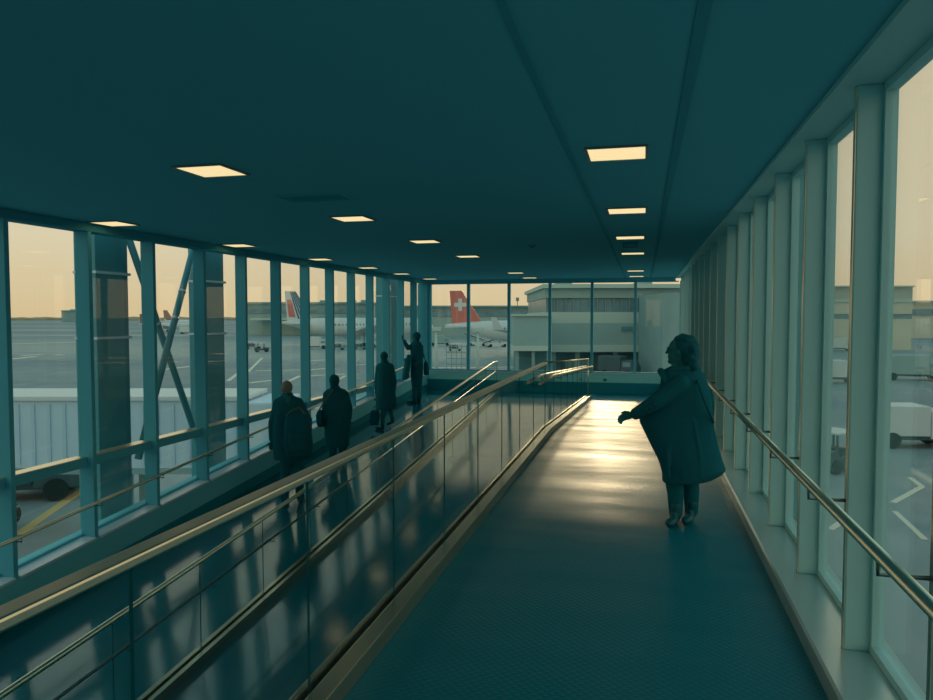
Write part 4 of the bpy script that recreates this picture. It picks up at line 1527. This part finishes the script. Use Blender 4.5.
loft(bm, [(c + f.p - bo, a_, b_, U_, V_) for c, a_, b_, U_, V_ in (f.ring(408.5, 319, 323, 0.09, -0.14), f.ring(413, 317, 323.5, 0.13, -0.14), f.ring(421, 317.5, 323.5, 0.13, -0.14), f.ring(424.5, 319, 323.3, 0.10, -0.14))], 24, 3.2)
remeshed('pouch', bm, M['bag'], b, 0.011, 2)
tube('strap', [f.w(*p) - bo for p in ((320, 409, -0.14), (325, 400, -0.2), (332, 391, -0.16), (334, 388.5, -0.12))], 0.012, M['strap'], b, 8)

# ---- third walker: knee-length coat, handbag, mid-stride
fig3 = Fig(384.5, 430.5, onramp, 'woman in a knee-length dark coat in mid-stride carrying a handbag')
walker(fig3, dict(head=(384.8, 356.8, 10.6), neck=(385, 363), shoulders=((379.5, 366), (391, 366)), hip=(386, 389), hair='hair', hair_len=0.1, kw=0.058, aw=0.045,
                  arms=[((379.5, 367), (377.3, 382), (377.6, 397), (377.2, 402)), ((391, 367), (394.3, 381), (393.5, 394, 0.05), (393, 399))],
                  legs=[((384, 389), (384, 410), (382.5, 427), (-0.6, 0.6)), ((388.5, 389), (390.5, 408), (392.3, 420, 0.05), (-0.5, 0.8), 0.16)],
                  coat=((361.3, 382.5, 387.5, 0.07, 0), (363.3, 379.5, 391, 0.12, 0), (368, 377.5, 393.5, 0.15, 0), (378, 377, 394.5, 0.16, 0), (390, 376.5, 395.3, 0.19, 0), (400, 376, 396.5, 0.21, 0), (408.5, 376, 397, 0.22, 0)),
                  floor=onramp, curl=1.1))
f = fig3
bo = f.w(374.5, 420, 0)
b = thing('handbag', bo, 0, 'dark handbag hanging from the hand of the woman in mid-stride', 'bag')
bm = bmesh.new()
loft(bm, [(c + f.p - bo, a_, b_, U_, V_) for c, a_, b_, U_, V_ in (f.ring(410, 371.8, 377.8, 0.05, -0.02), f.ring(412, 370.3, 379, 0.08, -0.02), f.ring(420, 369.8, 379.3, 0.10, -0.02), f.ring(424.5, 370.2, 378.8, 0.09, -0.02))], 24, 3.6)
remeshed('pouch', bm, M['bag'], b, 0.011, 2)
tube('handle', [f.w(*p) - bo for p in ((372.5, 411, -0.02), (374, 407, -0.02), (377, 404.5, -0.02), (377.5, 407, -0.02), (377.3, 411, -0.02))], 0.011, M['bag'], b, 8)

# ---- man holding up a phone at the far windows
fig4 = Fig(416, 403.5, onramp, 'person at the far left windows raising a phone with outstretched arm')
walker(fig4, dict(head=(416.3, 336.8, 9.6), neck=(416.5, 342.8), shoulders=((411.6, 346), (420.6, 346)), hip=(416.5, 371), hair='hair', hair_len=0.0, fx=-1.0, fy=0.45,
                  arms=[((412, 346.5), (408.3, 347.5, -0.12), (404.6, 341.3, -0.16), (403.2, 338)), ((420.6, 347), (421.5, 357.5, 0.05), (417.5, 363, -0.22), (412, 363.5, -0.25))],
                  legs=[((414.2, 371), (414.6, 386), (414.8, 400), (-1, 0.3)), ((418.8, 371), (419.4, 386), (419.2, 400, 0.12), (-1, 0.5))],
                  coat=((341, 414, 419.3, 0.08, 0), (343, 411.5, 421.5, 0.13, 0), (348, 410.3, 422.6, 0.16, 0), (356, 410.6, 423, 0.17, 0), (366, 410.8, 423.2, 0.19, 0), (375, 410.6, 423, 0.19, 0), (378, 411, 422.6, 0.185, 0)),
                  floor=onramp, curl=1.0))
f = fig4
bo = f.w(403.2, 337.2, -0.17)
b = thing('phone', bo, 0, 'small phone held up towards the window in a raised hand', 'phone')
bm = bmesh.new()
loft(bm, [(f.V * 0.0 + UP * zz, w_, 0.02, f.U * 0.35 + f.V * 0.94, (f.U * 0.94 - f.V * 0.35)) for zz, w_ in ((-0.055, 0.03), (-0.05, 0.034), (0.05, 0.034), (0.055, 0.03))], 20, 6)
for v in bm.verts:
    pass
mesh_obj('case', bm, M['shoe'], b)
box('screen', (-0.004, -0.028, -0.045), (0.004, 0.028, 0.045), M['winband'], b).location = f.U * 0.018 + UP * 0.0
bo = f.w(406.5, 367, -0.1)
b = thing('folded_coat', bo, 0, 'dark coat draped over the forearm of the person raising a phone', 'coat')
bm = bmesh.new()
loft(bm, [(c + f.p - bo, a_, b_, U_, V_) for c, a_, b_, U_, V_ in (f.ring(354, 407.5, 410.5, 0.10, -0.22), f.ring(358, 405.8, 411, 0.14, -0.24), f.ring(366, 404, 410.6, 0.15, -0.24), f.ring(374, 402.6, 409.6, 0.15, -0.24), f.ring(378.5, 402.3, 407.5, 0.12, -0.24))], 24, 2.6)
for k in range(4):
    chain(bm, [(f.w(408 - k, 358, -0.36 + k * 0.01) - bo, 0.02), (f.w(405 + k * 1.2, 376, -0.37) - bo, 0.03)])
remeshed('drape', bm, M['cloth2'], b, 0.011, 2)
bo = f.w(426, 369, 0.1)
b = thing('travel_bag', bo, 0, 'dark travel bag slung behind the person raising a phone', 'bag')
bm = bmesh.new()
loft(bm, [(c + f.p - bo, a_, b_, U_, V_) for c, a_, b_, U_, V_ in (f.ring(361.5, 424.6, 427.2, 0.07, 0.05), f.ring(364.5, 423.8, 428.4, 0.12, 0.05), f.ring(370, 423.6, 429.2, 0.15, 0.05), f.ring(374.8, 423.8, 429.2, 0.13, 0.05))], 24, 3.0)
remeshed('pouch', bm, M['bag'], b, 0.011, 2)
tube('strap', [f.w(*p) - bo for p in ((426, 362, 0.05), (423.5, 354, 0.16), (420, 344.5, 0.17), (416.5, 342.6, 0.05))], 0.013, M['bag'], b, 8)


# ------------------------------------------------------------------ world and sun
W = bpy.data.worlds.new('sky')
S.world = W
W.use_nodes = True
nt = W.node_tree
nt.nodes.clear()
out = nt.nodes.new('ShaderNodeOutputWorld')
bg = nt.nodes.new('ShaderNodeBackground')
tc = nt.nodes.new('ShaderNodeTexCoord')
sp = nt.nodes.new('ShaderNodeSeparateXYZ')
cr = nt.nodes.new('ShaderNodeValToRGB')
el = cr.color_ramp.elements
cream = lin((227, 214, 179))
el[0].position = 0.0
el[0].color = (*lin((222, 198, 152)), 1)
el[1].position = 1.0
el[1].color = (0.16, 0.40, 0.46, 1)
e = el.new(0.10)
e.color = (*cream, 1)
e = el.new(0.34)
e.color = (*cream, 1)
e = el.new(0.55)
e.color = (0.35, 0.52, 0.50, 1)
nt.links.new(tc.outputs['Generated'], sp.inputs[0])
nt.links.new(sp.outputs['Z'], cr.inputs['Fac'])
nt.links.new(cr.outputs['Color'], bg.inputs['Color'])
bg.inputs['Strength'].default_value = 1.0
nt.links.new(bg.outputs['Background'], out.inputs['Surface'])

SUN_AZ = math.radians(-3.0)     # to the right of the corridor axis
SUN_EL = math.radians(11.0)
sd = bpy.data.lights.new('sun', 'SUN')
sd.energy = 0.5
sd.angle = math.radians(2.5)
sd.color = (1.0, 0.77, 0.45)
so = bpy.data.objects.new('sun', sd)
COL.objects.link(so)
to_sun = Vector((math.sin(SUN_AZ) * math.cos(SUN_EL), math.cos(SUN_AZ) * math.cos(SUN_EL), math.sin(SUN_EL)))
so.rotation_euler = to_sun.to_track_quat('Z', 'Y').to_euler()
so.location = to_sun * 50

S.view_settings.view_transform = 'Standard'
S.view_settings.look = 'None'
S.view_settings.exposure = 0.0
S.view_settings.gamma = 1.0
S.view_settings.use_curve_mapping = False
S.cycles.transparent_max_bounces = 32
S.cycles.max_bounces = 10
S.cycles.sample_clamp_indirect = 4.0
